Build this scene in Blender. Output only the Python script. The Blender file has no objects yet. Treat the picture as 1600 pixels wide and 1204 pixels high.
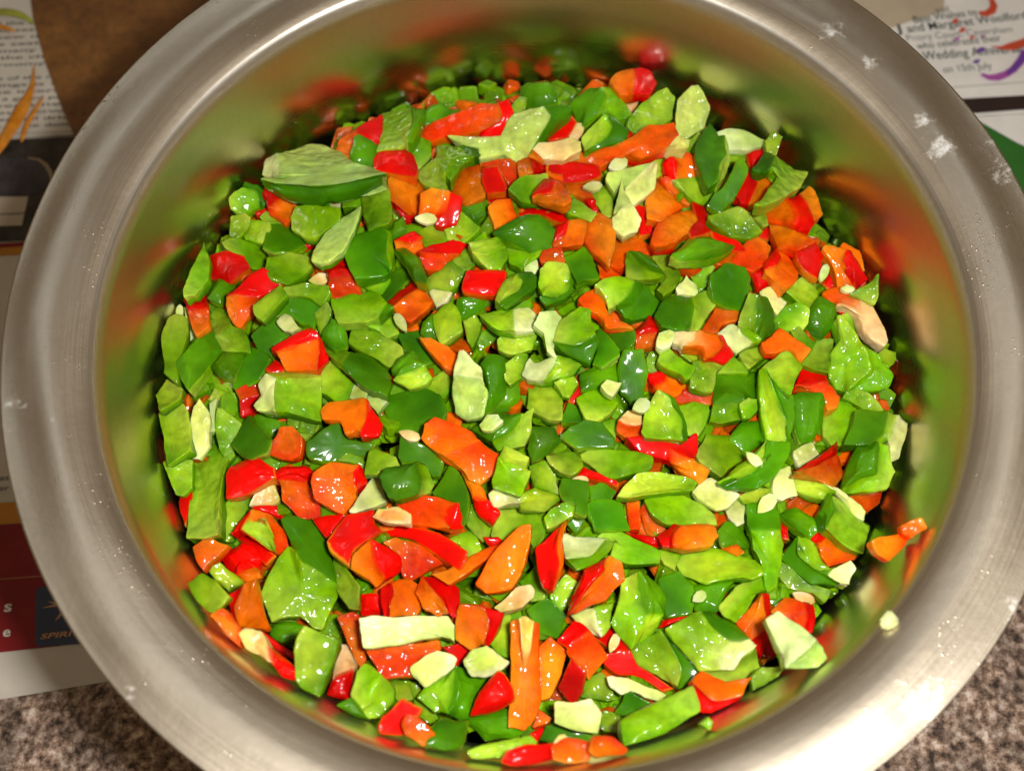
import bpy, bmesh, math, random
import numpy as np
from mathutils import Vector, Matrix, noise

# ------------------------------------------------------------------ camera, world, lamps, exposure
SC = bpy.context.scene
COL = SC.collection
HFOV = math.radians(54.0)
PITCH, DIST, TX, TY = 1.1846, 0.2488, -0.0058, -0.0254
FWD = Vector((0, math.cos(PITCH), -math.sin(PITCH)))
RIGHT = Vector((1, 0, 0))
UPV = RIGHT.cross(FWD)
EYE = Vector((TX, TY, 0)) - DIST * FWD
FPX = 800 / math.tan(HFOV / 2)
cam = bpy.data.cameras.new('camera')
cam.sensor_width = 36
cam.lens = 18 / math.tan(HFOV / 2)
cam.clip_start = 0.01
cam.clip_end = 50
cam.dof.use_dof = True
cam.dof.focus_distance = 0.285
cam.dof.aperture_fstop = 10.0
co = bpy.data.objects.new('camera', cam)
COL.objects.link(co)
co.matrix_world = Matrix(((RIGHT.x, UPV.x, -FWD.x, EYE.x), (RIGHT.y, UPV.y, -FWD.y, EYE.y), (RIGHT.z, UPV.z, -FWD.z, EYE.z), (0, 0, 0, 1)))
SC.camera = co

W = bpy.data.worlds.new('World')
SC.world = W
W.use_nodes = True
bg = W.node_tree.nodes['Background']
bg.inputs[0].default_value = (1.0, 0.76, 0.47, 1)
bg.inputs[1].default_value = 0.19


def lamp(name, loc, target, size, energy, color, size_y=None):
    L = bpy.data.lights.new(name, 'AREA')
    L.energy = energy
    L.color = color
    L.shape = 'RECTANGLE' if size_y else 'DISK'
    L.size = size
    if size_y:
        L.size_y = size_y
    o = bpy.data.objects.new(name, L)
    COL.objects.link(o)
    o.location = loc
    o.rotation_euler = (Vector(target) - Vector(loc)).to_track_quat('-Z', 'Y').to_euler()
    return o


# the camera's own flash, to the right of the lens, and a weak window on the far side
lamp('camera_flash', tuple(EYE + RIGHT * 0.042 + UPV * 0.016 + FWD * 0.004), (0.0, -0.01, -0.04), 0.030, 1.22, (1.0, 0.985, 0.96), 0.018)
lamp('window_lamp', (-0.12, 0.80, 1.52), (0, 0, -0.05), 0.06, 0.75, (0.78, 0.89, 1.0), 0.05)

SC.view_settings.view_transform = 'Standard'
SC.view_settings.look = 'None'
SC.view_settings.gamma = 1
SC.view_settings.exposure = 0.0
SC.render.engine = 'CYCLES'

GZ = -0.1055          # countertop height; the pot's rim lies at z = 0
rnd = random.Random(7)


def pix_dir(px, py):
    return FWD + RIGHT * ((px - 800) / FPX) - UPV * ((py - 602) / FPX)


def at_z(px, py, z):
    d = pix_dir(px, py)
    return EYE + d * ((z - EYE.z) / d.z)


# ------------------------------------------------------------------ node helpers
def new_mat(name):
    m = bpy.data.materials.new(name)
    m.use_nodes = True
    nt = m.node_tree
    return m, nt, nt.nodes['Principled BSDF']


def nd(nt, typ, **kw):
    n = nt.nodes.new(typ)
    for k, v in kw.items():
        if k.startswith('i_'):
            n.inputs[k[2:].replace('_', ' ')].default_value = v
        else:
            setattr(n, k, v)
    return n


def mixc(nt, fac, a, b, blend='MIX'):
    n = nt.nodes.new('ShaderNodeMix')
    n.data_type = 'RGBA'
    n.blend_type = blend
    for sock, v in ((n.inputs['Factor'], fac), (n.inputs['A'] if False else n.inputs[6], a), (n.inputs[7], b)):
        if isinstance(v, (int, float)):
            sock.default_value = v
        elif isinstance(v, tuple):
            sock.default_value = v if len(v) == 4 else v + (1,)
        else:
            nt.links.new(v, sock)
    return n.outputs[2]


def ramp(nt, src, stops):
    r = nt.nodes.new('ShaderNodeValToRGB')
    e = r.color_ramp.elements
    e[0].position, e[0].color = stops[0][0], stops[0][1]
    e[1].position, e[1].color = stops[-1][0], stops[-1][1]
    for p, c in stops[1:-1]:
        x = e.new(p)
        x.color = c
    nt.links.new(src, r.inputs[0])
    return r


BW = lambda v: (v, v, v, 1)


def noise_tex(nt, vec, scale, detail=3.0, rough=0.55):
    n = nd(nt, 'ShaderNodeTexNoise')
    n.inputs['Scale'].default_value = scale
    n.inputs['Detail'].default_value = detail
    n.inputs['Roughness'].default_value = rough
    if vec is not None:
        nt.links.new(vec, n.inputs['Vector'])
    return n


# ------------------------------------------------------------------ materials of the pepper pieces
def pepper_mat(name, pale, amount, rough, spec, bump, bscale, sss=0.0, mott=110, col=None):
    """Flesh, skin or pith; the tint attribute carries the colour that runs from skin into flesh."""
    m, nt, b = new_mat(name)
    geo = nd(nt, 'ShaderNodeNewGeometry')
    if col:
        src = nd(nt, 'ShaderNodeRGB')
        src.outputs[0].default_value = col + (1,)
        base = src.outputs[0]
    else:
        src = nd(nt, 'ShaderNodeAttribute')
        src.attribute_name = 'tint'
        base = src.outputs['Color']
    n1 = noise_tex(nt, geo.outputs['Position'], mott, 3.0, 0.55)
    r1 = ramp(nt, n1.outputs['Fac'], [(0.38, BW(0)), (0.72, BW(amount))])
    c1 = mixc(nt, r1.outputs[0], base, pale)
    n2 = noise_tex(nt, geo.outputs['Position'], mott * 2.1, 2.0)
    r2 = ramp(nt, n2.outputs['Fac'], [(0.3, BW(0.72)), (0.65, BW(1.08))])
    c2 = mixc(nt, 1.0, c1, r2.outputs[0], 'MULTIPLY')
    nt.links.new(c2, b.inputs['Base Color'])
    b.inputs['Roughness'].default_value = 0.5
    b.inputs['Specular IOR Level'].default_value = 0.08
    b.inputs['Coat Weight'].default_value = spec
    b.inputs['Coat Roughness'].default_value = rough
    b.inputs['Coat IOR'].default_value = 1.36
    if sss:
        b.inputs['Subsurface Weight'].default_value = sss
        b.inputs['Subsurface Radius'].default_value = (1.0, 0.6, 0.15)
        b.inputs['Subsurface Scale'].default_value = 0.0036
    nb = noise_tex(nt, geo.outputs['Position'], bscale, 0.0, 0.5)
    bp = nd(nt, 'ShaderNodeBump')
    bp.inputs['Strength'].default_value = bump
    bp.inputs['Distance'].default_value = 0.0008
    nt.links.new(nb.outputs['Fac'], bp.inputs['Height'])
    nt.links.new(bp.outputs[0], b.inputs['Coat Normal'])
    bl = nd(nt, 'ShaderNodeBump')
    bl.inputs['Strength'].default_value = min(0.3, bump * .14)
    bl.inputs['Distance'].default_value = 0.0008
    nt.links.new(nb.outputs['Fac'], bl.inputs['Height'])
    nt.links.new(bl.outputs[0], b.inputs['Normal'])
    return m


PM = {
    'G': pepper_mat('green_skin', (0.13, 0.36, 0.0), 0.25, 0.13, 0.50, 0.35, 190, 0.35, 60),
    'g': pepper_mat('green_inner_wall', (0.50, 0.68, 0.02), 0.30, 0.09, 0.85, 2.1, 400, 0.8, 140),
    'c': pepper_mat('green_cut_flesh', (0.44, 0.66, 0.0), 0.30, 0.10, 0.60, 1.1, 400, 0.8, 120),
    'p': pepper_mat('pale_pith', (0.92, 0.93, 0.50), 0.40, 0.25, 0.4, 0.8, 420, 0.4),
    'R': pepper_mat('red_skin', (0.92, 0.006, 0.0), 0.3, 0.13, 0.45, 0.35, 190, 0.35, 60),
    'o': pepper_mat('orange_cut_flesh', (0.97, 0.26, 0.0), 0.35, 0.10, 0.60, 1.1, 400, 0.8, 120),
    'r': pepper_mat('red_inner_wall', (0.95, 0.16, 0.0), 0.30, 0.09, 0.80, 2.1, 400, 0.8, 140),
    'w': pepper_mat('cream_pith', (0.96, 0.78, 0.40), 0.40, 0.25, 0.4, 0.8, 420, 0.4),
}
TINT = {'G': (.046, .200, .0008), 'g': (.205, .44, .005), 'c': (.165, .425, .0010), 'p': (.72, .79, .24), 'R': (.82, .0008, .0002), 'o': (.93, .135, .0004), 'r': (.87, .04, .0004), 'w': (.92, .56, .18)}
CODES = 'GgcpRorw'
IDX = {c: i for i, c in enumerate(CODES)}


# ------------------------------------------------------------------ object helpers
def link(o, parent=None):
    COL.objects.link(o)
    if parent is not None:
        o.parent = parent
    return o


def tag(o, label, cat, group=None):
    o['label'] = label
    o['category'] = cat
    if group:
        o['group'] = group
    return o


def mesh_obj(name, verts, faces, mat, parent=None, smooth=False):
    me = bpy.data.meshes.new(name)
    me.from_pydata([tuple(v) for v in verts], [], faces)
    me.materials.append(mat)
    if smooth:
        me.shade_smooth()
    me.update()
    return link(bpy.data.objects.new(name, me), parent)


# ------------------------------------------------------------------ setting: countertop
def countertop():
    m, nt, b = new_mat('speckled_brown_stone')
    geo = nd(nt, 'ShaderNodeNewGeometry')
    n1 = noise_tex(nt, geo.outputs['Position'], 330, 5, 0.65)
    n2 = noise_tex(nt, geo.outputs['Position'], 120, 3, 0.5)
    r1 = ramp(nt, n1.outputs['Fac'], [(0.36, (0.030, 0.017, 0.009, 1)), (0.46, (0.19, 0.115, 0.075, 1)), (0.56, (0.42, 0.29, 0.215, 1)), (0.68, (0.74, 0.61, 0.51, 1))])
    r2 = ramp(nt, n2.outputs['Fac'], [(0.35, BW(0.55)), (0.65, BW(1.15))])
    col = mixc(nt, 1.0, r1.outputs[0], r2.outputs[0], 'MULTIPLY')
    nt.links.new(col, b.inputs['Base Color'])
    b.inputs['Roughness'].default_value = 0.7
    bp = nd(nt, 'ShaderNodeBump')
    bp.inputs['Strength'].default_value = 0.5
    bp.inputs['Distance'].default_value = 0.001
    nt.links.new(n1.outputs['Fac'], bp.inputs['Height'])
    nt.links.new(bp.outputs[0], b.inputs['Normal'])
    s = 0.9
    o = mesh_obj('countertop', [(-s, -s, GZ), (s, -s, GZ), (s, s, GZ), (-s, s, GZ), (-s, -s, GZ - .03), (s, -s, GZ - .03), (s, s, GZ - .03), (-s, s, GZ - .03)],
                 [(0, 1, 2, 3), (4, 7, 6, 5), (0, 4, 5, 1), (1, 5, 6, 2), (2, 6, 7, 3), (3, 7, 4, 0)], m)
    o['kind'] = 'structure'


countertop()


# ------------------------------------------------------------------ papers under the pot
def plain(name, col, rough=0.75, var=0.12, scale=60, spec=0.3):
    m, nt, b = new_mat(name)
    geo = nd(nt, 'ShaderNodeNewGeometry')
    n = noise_tex(nt, geo.outputs['Position'], scale, 4, 0.6)
    r = ramp(nt, n.outputs['Fac'], [(0.3, BW(1 - var)), (0.7, BW(1 + var * 0.3))])
    nt.links.new(mixc(nt, 1.0, col, r.outputs[0], 'MULTIPLY'), b.inputs['Base Color'])
    b.inputs['Roughness'].default_value = rough
    b.inputs['Specular IOR Level'].default_value = spec
    return m


PAPER = plain('newsprint', (0.62, 0.56, 0.47))
PAPER2 = plain('white_magazine_paper', (0.90, 0.86, 0.81), 0.6)
INK = plain('black_ink', (0.035, 0.035, 0.04))
INKG = plain('grey_ink', (0.10, 0.095, 0.09))


def sheet(name, pts, z, mat, thick=0.00018, parent=None, curl=0.0):
    """A flat sheet of paper or a printed patch, outlined by pixels on the plane z."""
    P = [at_z(x, y, z) for x, y in pts]
    n = len(P)
    V = [p for p in P] + [p - Vector((0, 0, thick)) for p in P]
    a = sum(P[i].x * P[(i + 1) % n].y - P[(i + 1) % n].x * P[i].y for i in range(n))
    idx = list(range(n)) if a > 0 else list(range(n))[::-1]
    F = [tuple(idx), tuple(i + n for i in reversed(idx))]
    for k in range(n):
        i, j = idx[k], idx[(k + 1) % n]
        F.append((i, i + n, j + n, j))
    return mesh_obj(name, V, F, mat, parent)


def text(name, s, p0, p1, cap_px, z, mat, parent, bold=0.0, shear=0.0):
    """A printed line: baseline starts at pixel p0 and runs towards p1; cap_px is the capital height."""
    A, B = at_z(*p0, z), at_z(*p1, z)
    d = (B - A).normalized()
    up = at_z(p0[0], p0[1] - cap_px, z)
    h = (up - A).length / 0.69
    cu = bpy.data.curves.new(name, 'FONT')
    cu.body = s
    cu.size = h
    cu.offset = bold * h
    cu.shear = shear
    cu.resolution_u = 3
    t = bpy.data.objects.new('tmp', cu)
    COL.objects.link(t)
    dg = bpy.context.evaluated_depsgraph_get()
    me = bpy.data.meshes.new_from_object(t.evaluated_get(dg))
    bpy.data.objects.remove(t)
    xs = [v.co.x for v in me.vertices]
    wid = max(xs) - min(xs)
    sx = (B - A).length / wid
    y = Vector((-d.y, d.x, 0))
    for v in me.vertices:
        v.co = A + d * ((v.co.x - min(xs)) * sx) + y * v.co.y
    me.materials.clear()
    me.materials.append(mat)
    me.name = name
    return link(bpy.data.objects.new(name, me), parent)


def ribbon(name, pts, widths, z, mat, parent):
    P = [at_z(x, y, z) for x, y in pts]
    V, F = [], []
    for i, p in enumerate(P):
        d = (P[min(i + 1, len(P) - 1)] - P[max(i - 1, 0)]).normalized()
        nrm = Vector((-d.y, d.x, 0)) * widths[i]
        V += [p + nrm, p - nrm]
        if i:
            F.append((2 * i - 2, 2 * i - 1, 2 * i + 1, 2 * i))
    return mesh_obj(name, V, F, mat, parent)


def empty(name, loc=(0, 0, 0)):
    o = bpy.data.objects.new(name, None)
    o.empty_display_size = 0.01
    o.location = loc
    return link(o)


def papers():
    z0 = GZ + 0.0005
    # magazine page lying under the left of the pot
    mag = empty('magazine_page')
    tag(mag, 'printed magazine page with a dark red advert panel under the pot', 'magazine page')
    sheet('page', [(-330, -60), (150, -160), (420, 300), (600, 700), (480, 1012), (-300, 1142)], z0, PAPER, parent=mag)
    z1 = z0 + 0.0003
    z2 = z1 + 0.0002
    dark = plain('photo_print_dark', (0.055, 0.042, 0.032), 0.6, 0.7, 130)
    car = plain('photo_print_car', (0.060, 0.050, 0.056), 0.5, 0.5, 160)
    sheet('printed_photograph', [(-200, 226), (140, 213), (140, 372), (-200, 386)], z1, dark, parent=mag)
    sheet('printed_car_roof', [(-120, 252), (10, 247), (50, 247), (66, 254), (77, 268), (80, 290), (60, 300), (48, 306), (-120, 308)], z2, car, parent=mag)
    ribbon('printed_car_edge', [(44, 247), (60, 249), (72, 258), (79, 270), (81, 284)], [.0003, .0006, .0009, .0008, .0004], z2 + .0002, plain('print_tan', (0.34, 0.25, 0.17)), mag)
    sheet('printed_car_body', [(-120, 309), (44, 307), (34, 352), (-120, 356)], z2, plain('print_cream', (0.50, 0.42, 0.32)), parent=mag)
    ribbon('printed_car_line', [(-60, 337), (38, 333)], [.0002, .0002], z2 + .0002, INK, mag)
    sheet('printed_stripe', [(-200, 392), (140, 372), (140, 378), (-200, 399)], z1, plain('print_crimson', (0.22, 0.01, 0.012)), parent=mag)
    sheet('printed_stripe', [(-200, 399.5), (140, 378.5), (140, 391), (-200, 411)], z1, plain('print_orange', (0.50, 0.20, 0.02)), parent=mag)
    for y, s in ((752, 'rates'), (768, 'offer')):
        text('printed_text', s, (-24, y), (14, y - 3), 8, z1, INKG, mag)
    ora = plain('print_orange_band', (0.56, 0.23, 0.03))
    sheet('printed_band', [(-300, 800), (300, 770), (300, 800), (-300, 837)], z1, ora, parent=mag)
    red = plain('print_dark_red', (0.24, 0.012, 0.014), 0.45, 0.25)
    pan = sheet('printed_panel', [(-300, 838), (300, 801), (300, 985), (-300, 1052)], z1, red, parent=mag)
    ribbon('printed_rule', [(-100, 912), (110, 896)], [.00012, .00012], z2, plain('print_gold', (0.5, 0.25, 0.10)), mag)
    wht = plain('print_white', (0.72, 0.68, 0.60))
    text('printed_text', 's', (6, 955), (18, 954), 17, z2, wht, mag, 0.02)
    text('printed_text', 'e', (4, 994), (16, 993), 15, z2, wht, mag, 0.02)
    bad = plain('print_slate_blue', (0.055, 0.065, 0.115), 0.45, 0.3)
    sheet('printed_badge', [(60, 917), (130, 909), (140, 912), (150, 1003), (60, 1010), (55, 1004), (56, 924)], z2, bad, parent=mag)
    peach = plain('print_peach', (0.60, 0.32, 0.17))
    for a, bb in (((92, 944), (67, 949)), ((92, 944), (76, 939)), ((96, 958), (86, 970)), ((98, 948), (103, 966)), ((92, 944), (112, 934))):
        ribbon('printed_star_ray', [a, bb], [.0005, .00008], z2 + .0002, peach, mag)
    text('printed_text', 'SPIRIT', (63, 998), (128, 991), 8, z2 + .0002, peach, mag, 0.02, 0.2)
    # narrow column of small print at the upper left of that page
    news = empty('newspaper_column')
    tag(news, 'newspaper column of small grey print half covered by brown paper', 'newspaper')
    zc = z2 + 0.0006
    sheet('page', [(-220, -40), (160, -60), (190, 206), (-220, 226)], zc, PAPER, parent=news)
    lines = ['and the car then', 'road test from', 'a new model', 'the seating is', 'in many ways', 'as the chassis', 'is roomy and', '',
             'one of the most', 'things is the', 'The interior', "it's a good pace", 'gives a new', 'your own', 'ones will drive', 'are to be done']
    for i, s in enumerate(lines):
        y = 38 + i * 10.7
        if s:
            text('printed_text', s, (-30, y + 3), (118, y - 3), 5.2, zc + .0003, INKG, news, 0.012)
    ribbon('printed_rule', [(-100, 214), (120, 205)], [.0001, .0001], zc + .0003, INKG, news)
    # brown sheet on top, its edge running down to the rim
    m, nt, b = new_mat('brown_wrapping_paper')
    geo = nd(nt, 'ShaderNodeNewGeometry')
    n1 = noise_tex(nt, geo.outputs['Position'], 45, 6, 0.65)
    n2 = noise_tex(nt, geo.outputs['Position'], 260, 4, 0.6)
    r1 = ramp(nt, n1.outputs['Fac'], [(0.3, (0.12, 0.044, 0.008, 1)), (0.5, (0.20, 0.080, 0.015, 1)), (0.72, (0.28, 0.12, 0.026, 1))])
    r2 = ramp(nt, n2.outputs['Fac'], [(0.35, BW(0.72)), (0.6, BW(1.05))])
    nt.links.new(mixc(nt, 1.0, r1.outputs[0], r2.outputs[0], 'MULTIPLY'), b.inputs['Base Color'])
    b.inputs['Roughness'].default_value = 0.6
    br = sheet('brown_paper', [(40, -60), (52, 30), (70, 95), (98, 172), (122, 224), (600, 300), (900, 200), (1000, -60)], zc + 0.0016, m, 0.0008)
    tag(br, 'mottled brown paper lying over the newspaper print beside the rim', 'paper')
    # anniversary notice on the right
    an = empty('newspaper_notice')
    tag(an, 'newspaper page with a wedding anniversary notice and coloured streamers', 'newspaper')
    green = sheet('green_card', [(1400, 120), (1560, 170), (1800, 215), (1800, 460), (1400, 420)], z0, plain('green_card', (0.035, 0.16, 0.022), 0.55, 0.15))
    tag(green, 'plain green card half hidden under the newspaper notice', 'card')
    zn = z0 + 0.0008
    sheet('page', [(1050, -90), (1800, -160), (1800, 315), (1590, 223), (1525, 186), (1300, 90)], zn, PAPER2, parent=an)
    zp = zn + 0.0003
    sheet('printed_tint', [(1200, -100), (1480, -100), (1475, 18), (1420, 34), (1392, 44), (1380, 55), (1200, 100)], zp, plain('print_beige', (0.56, 0.46, 0.33)), parent=an)
    sheet('printed_bar', [(1400, 160), (1800, 138), (1800, 156), (1400, 186)], zp, plain('print_brown_black', (0.035, 0.018, 0.014)), parent=an)
    ribbon('printed_rule', [(1430, 141), (1700, 121)], [.00018, .00018], zp, plain('print_grey_green', (0.32, 0.34, 0.30)), an)
    ribbon('printed_rule', [(1430, 188), (1700, 172)], [.00015, .00015], zp, plain('print_grey', (0.36, 0.35, 0.33)), an)
    zt = zp + 0.0002
    dk = plain('print_dark_green', (0.05, 0.07, 0.055))
    mid = plain('print_mid_grey', (0.17, 0.18, 0.165))
    text('printed_text', 'and', (1462, 20), (1483, 18), 9, zt, mid, an, 0.0)
    text('printed_text', 'Best Wishes to', (1429, 36), (1528, 23), 10, zt, dk, an, 0.004)
    text('printed_text', 'J', (1399, 52), (1410, 51), 13, zt, dk, an, 0.004)
    text('printed_text', 'and Margaret Woolford', (1419, 51), (1606, 29), 12, zt, dk, an, 0.004)
    text('printed_text', 'Priory Court, Caversham', (1418, 65), (1583, 50), 10, zt, mid, an, -0.004)
    text('printed_text', 'who celebrated their', (1434, 77), (1565, 64), 10, zt, dk, an, 0.0)
    text('printed_text', 'Wedding Anniversary', (1444, 94), (1612, 80), 13, zt, dk, an, 0.004)
    text('printed_text', 'on 15th July', (1475, 114), (1551, 107), 10.5, zt, mid, an, 0.0)
    ro = plain('print_vermilion', (0.66, 0.085, 0.035))
    pu = plain('print_violet', (0.17, 0.055, 0.36))
    mg = plain('print_magenta', (0.42, 0.09, 0.40))
    zs = zt + 0.0002
    k = 0.00022
    ribbon('printed_streamer', [(1530, 20), (1540, 22), (1550, 17), (1553, 9), (1549, -2), (1530, -14)], [5 * k, 7 * k, 8 * k, 7 * k, 5 * k, 2 * k], zs, ro, an)
    ribbon('printed_streamer', [(1551, 73), (1565, 75), (1580, 73), (1597, 68), (1620, 58)], [1 * k, 4 * k, 9 * k, 9 * k, 8 * k], zs, ro, an)
    ribbon('printed_streamer', [(1533, 116), (1545, 121), (1558, 121), (1572, 116), (1584, 108), (1596, 94), (1604, 80)], [3 * k, 6 * k, 8 * k, 7 * k, 7 * k, 8 * k, 9 * k], zs, mg, an)
    ribbon('printed_streamer', [(1574, 115.5), (1584, 108), (1596, 94), (1604, 80)], [4 * k, 5 * k, 6 * k, 7 * k], zs + .0002, pu, an)
    for x, y, w, h, mt in ((1493, 33, 11, 8, ro), (1504, 47, 10, 8, ro), (1519, 59, 8, 6, ro), (1495, 61, 9, 6, mg), (1535, 57, 7, 5, mg), (1533, 78, 15, 8, pu), (1526, 96, 12, 6, pu)):
        q = [(x + w / 2 * math.cos(t), y + h / 2 * math.sin(t) - 1.5 * math.cos(t)) for t in np.linspace(0, 6.283, 9)[:-1]]
        P = [at_z(a, c, zs) for a, c in q]
        mesh_obj('printed_confetti', P, [tuple(range(len(P)))[::-1]], mt, an)
    # peelings on the newspaper column
    op = pepper_mat('orange_peel', (0.75, 0.35, 0.06), 0.5, 0.5, 0.3, 0.4, 400, 0, 150, (0.62, 0.21, 0.01))
    yg = pepper_mat('yellow_green_peel', (0.40, 0.40, 0.10), 0.5, 0.5, 0.3, 0.4, 400, 0, 150, (0.28, 0.30, 0.02))

    def peel(name, pts, wid, mat, label, lift=0.002):
        z = zc + 0.0012
        n = len(pts)
        V, F = [], []
        for i, (x, y) in enumerate(pts):
            p = at_z(x, y, z)
            q0 = at_z(*pts[max(i - 1, 0)], z)
            q1 = at_z(*pts[min(i + 1, n - 1)], z)
            d = (q1 - q0).normalized()
            nr = Vector((-d.y, d.x, 0)) * wid[i]
            e = Vector((0, 0, lift * math.sin(math.pi * i / (n - 1))))
            c = Vector((0, 0, wid[i] * 0.35))
            V += [p + nr + e, p + nr * .4 + e + c, p - nr * .4 + e + c, p - nr + e, p - nr * .5 + e - Vector((0, 0, .0003)), p + nr * .5 + e - Vector((0, 0, .0003))]
            if i:
                for j in range(6):
                    F.append((6 * i - 6 + j, 6 * i - 6 + (j + 1) % 6, 6 * i + (j + 1) % 6, 6 * i + j))
        F.append(tuple(range(6))[::-1])
        F.append(tuple(range(6 * n - 6, 6 * n)))
        o = mesh_obj(name, V, F, mat, None, True)
        tag(o, label, 'peeling', 'peelings dropped on the newspaper')
        md = o.modifiers.new('sub', 'SUBSURF')
        md.levels = md.render_levels = 2
        return o
    peel('vegetable_peel', [(53, 100), (54, 120), (53, 138), (48, 155), (40, 172), (30, 190), (18, 208), (4, 226), (-8, 244)], [.0004, .0008, .0011, .0022, .0036, .0036, .0032, .0030, .0016], op, 'forked orange vegetable peeling lying across the newspaper print')
    peel('vegetable_peel', [(68, 150), (64, 160), (59, 172), (50, 186), (40, 202), (33, 224)], [.0004, .0009, .0012, .0014, .0014, .0009], op, 'short orange peeling pressed against the longer forked one', 0.0012)
    peel('vegetable_peel', [(-20, 20), (6, 22), (28, 26), (44, 31), (54, 38)], [.0020, .0024, .0022, .0016, .0004], yg, 'yellow-green peeling at the top of the newspaper print')
    peel('vegetable_peel', [(-20, 38), (2, 44), (18, 48), (26, 50)], [.0014, .0016, .0010, .0003], op, 'stubby orange peeling below the yellow-green one', 0.001)


papers()


# ------------------------------------------------------------------ the steel pot
WALL = [(0.0, -.1040), (.050, -.1040), (.092, -.1038), (.1000, -.1020), (.1045, -.0975), (.1062, -.0900), (.1068, -.0780), (.1073, -.0600), (.1082, -.0450), (.1096, -.0300), (.1110, -.0210), (.1120, -.0160), (.1127, -.0124), (.1132, -.0101), (.1139, -.0082), (.1148, -.0066), (.1157, -.0056)]
RIM = [(.1157, -.0056), (.1163, -.0052), (.1175, -.0045), (.1192, -.0037), (.1212, -.0029), (.1235, -.0021), (.1260, -.0015), (.1290, -.0010), (.1318, -.0006), (.1340, -.0002), (.1350, .0000), (.1352, -.0004), (.1351, -.0010)]
UNDER = [(.1351, -.0010), (.1310, -.0017), (.1250, -.0029), (.1212, -.0042), (.1180, -.0058), (.1160, -.0072), (.1147, -.0095), (.1140, -.0126), (.1136, -.0155), (.1108, -.0300), (.1084, -.0600), (.1080, -.0780), (.1074, -.0905), (.1055, -.0985), (.1005, -.1032), (.092, -.1049), (.050, -.1050), (0.0, -.1050)]


def wall_r(z):
    pts = sorted(((b, a) for a, b in WALL))
    zs = [p[0] for p in pts]
    rs = [p[1] for p in pts]
    return float(np.interp(z, zs[1:], rs[1:]))


def spline(prof, n):
    """Catmull-Rom refinement of a profile."""
    out = []
    for i in range(len(prof) - 1):
        p0, p1, p2, p3 = prof[max(i - 1, 0)], prof[i], prof[i + 1], prof[min(i + 2, len(prof) - 1)]
        for k in range(n):
            t = k / n
            out.append(tuple(0.5 * (2 * p1[j] + (p2[j] - p0[j]) * t + (2 * p0[j] - 5 * p1[j] + 4 * p2[j] - p3[j]) * t * t + (3 * p1[j] - p0[j] - 3 * p2[j] + p3[j]) * t ** 3) for j in (0, 1)))
    out.append(prof[-1])
    return out


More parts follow.
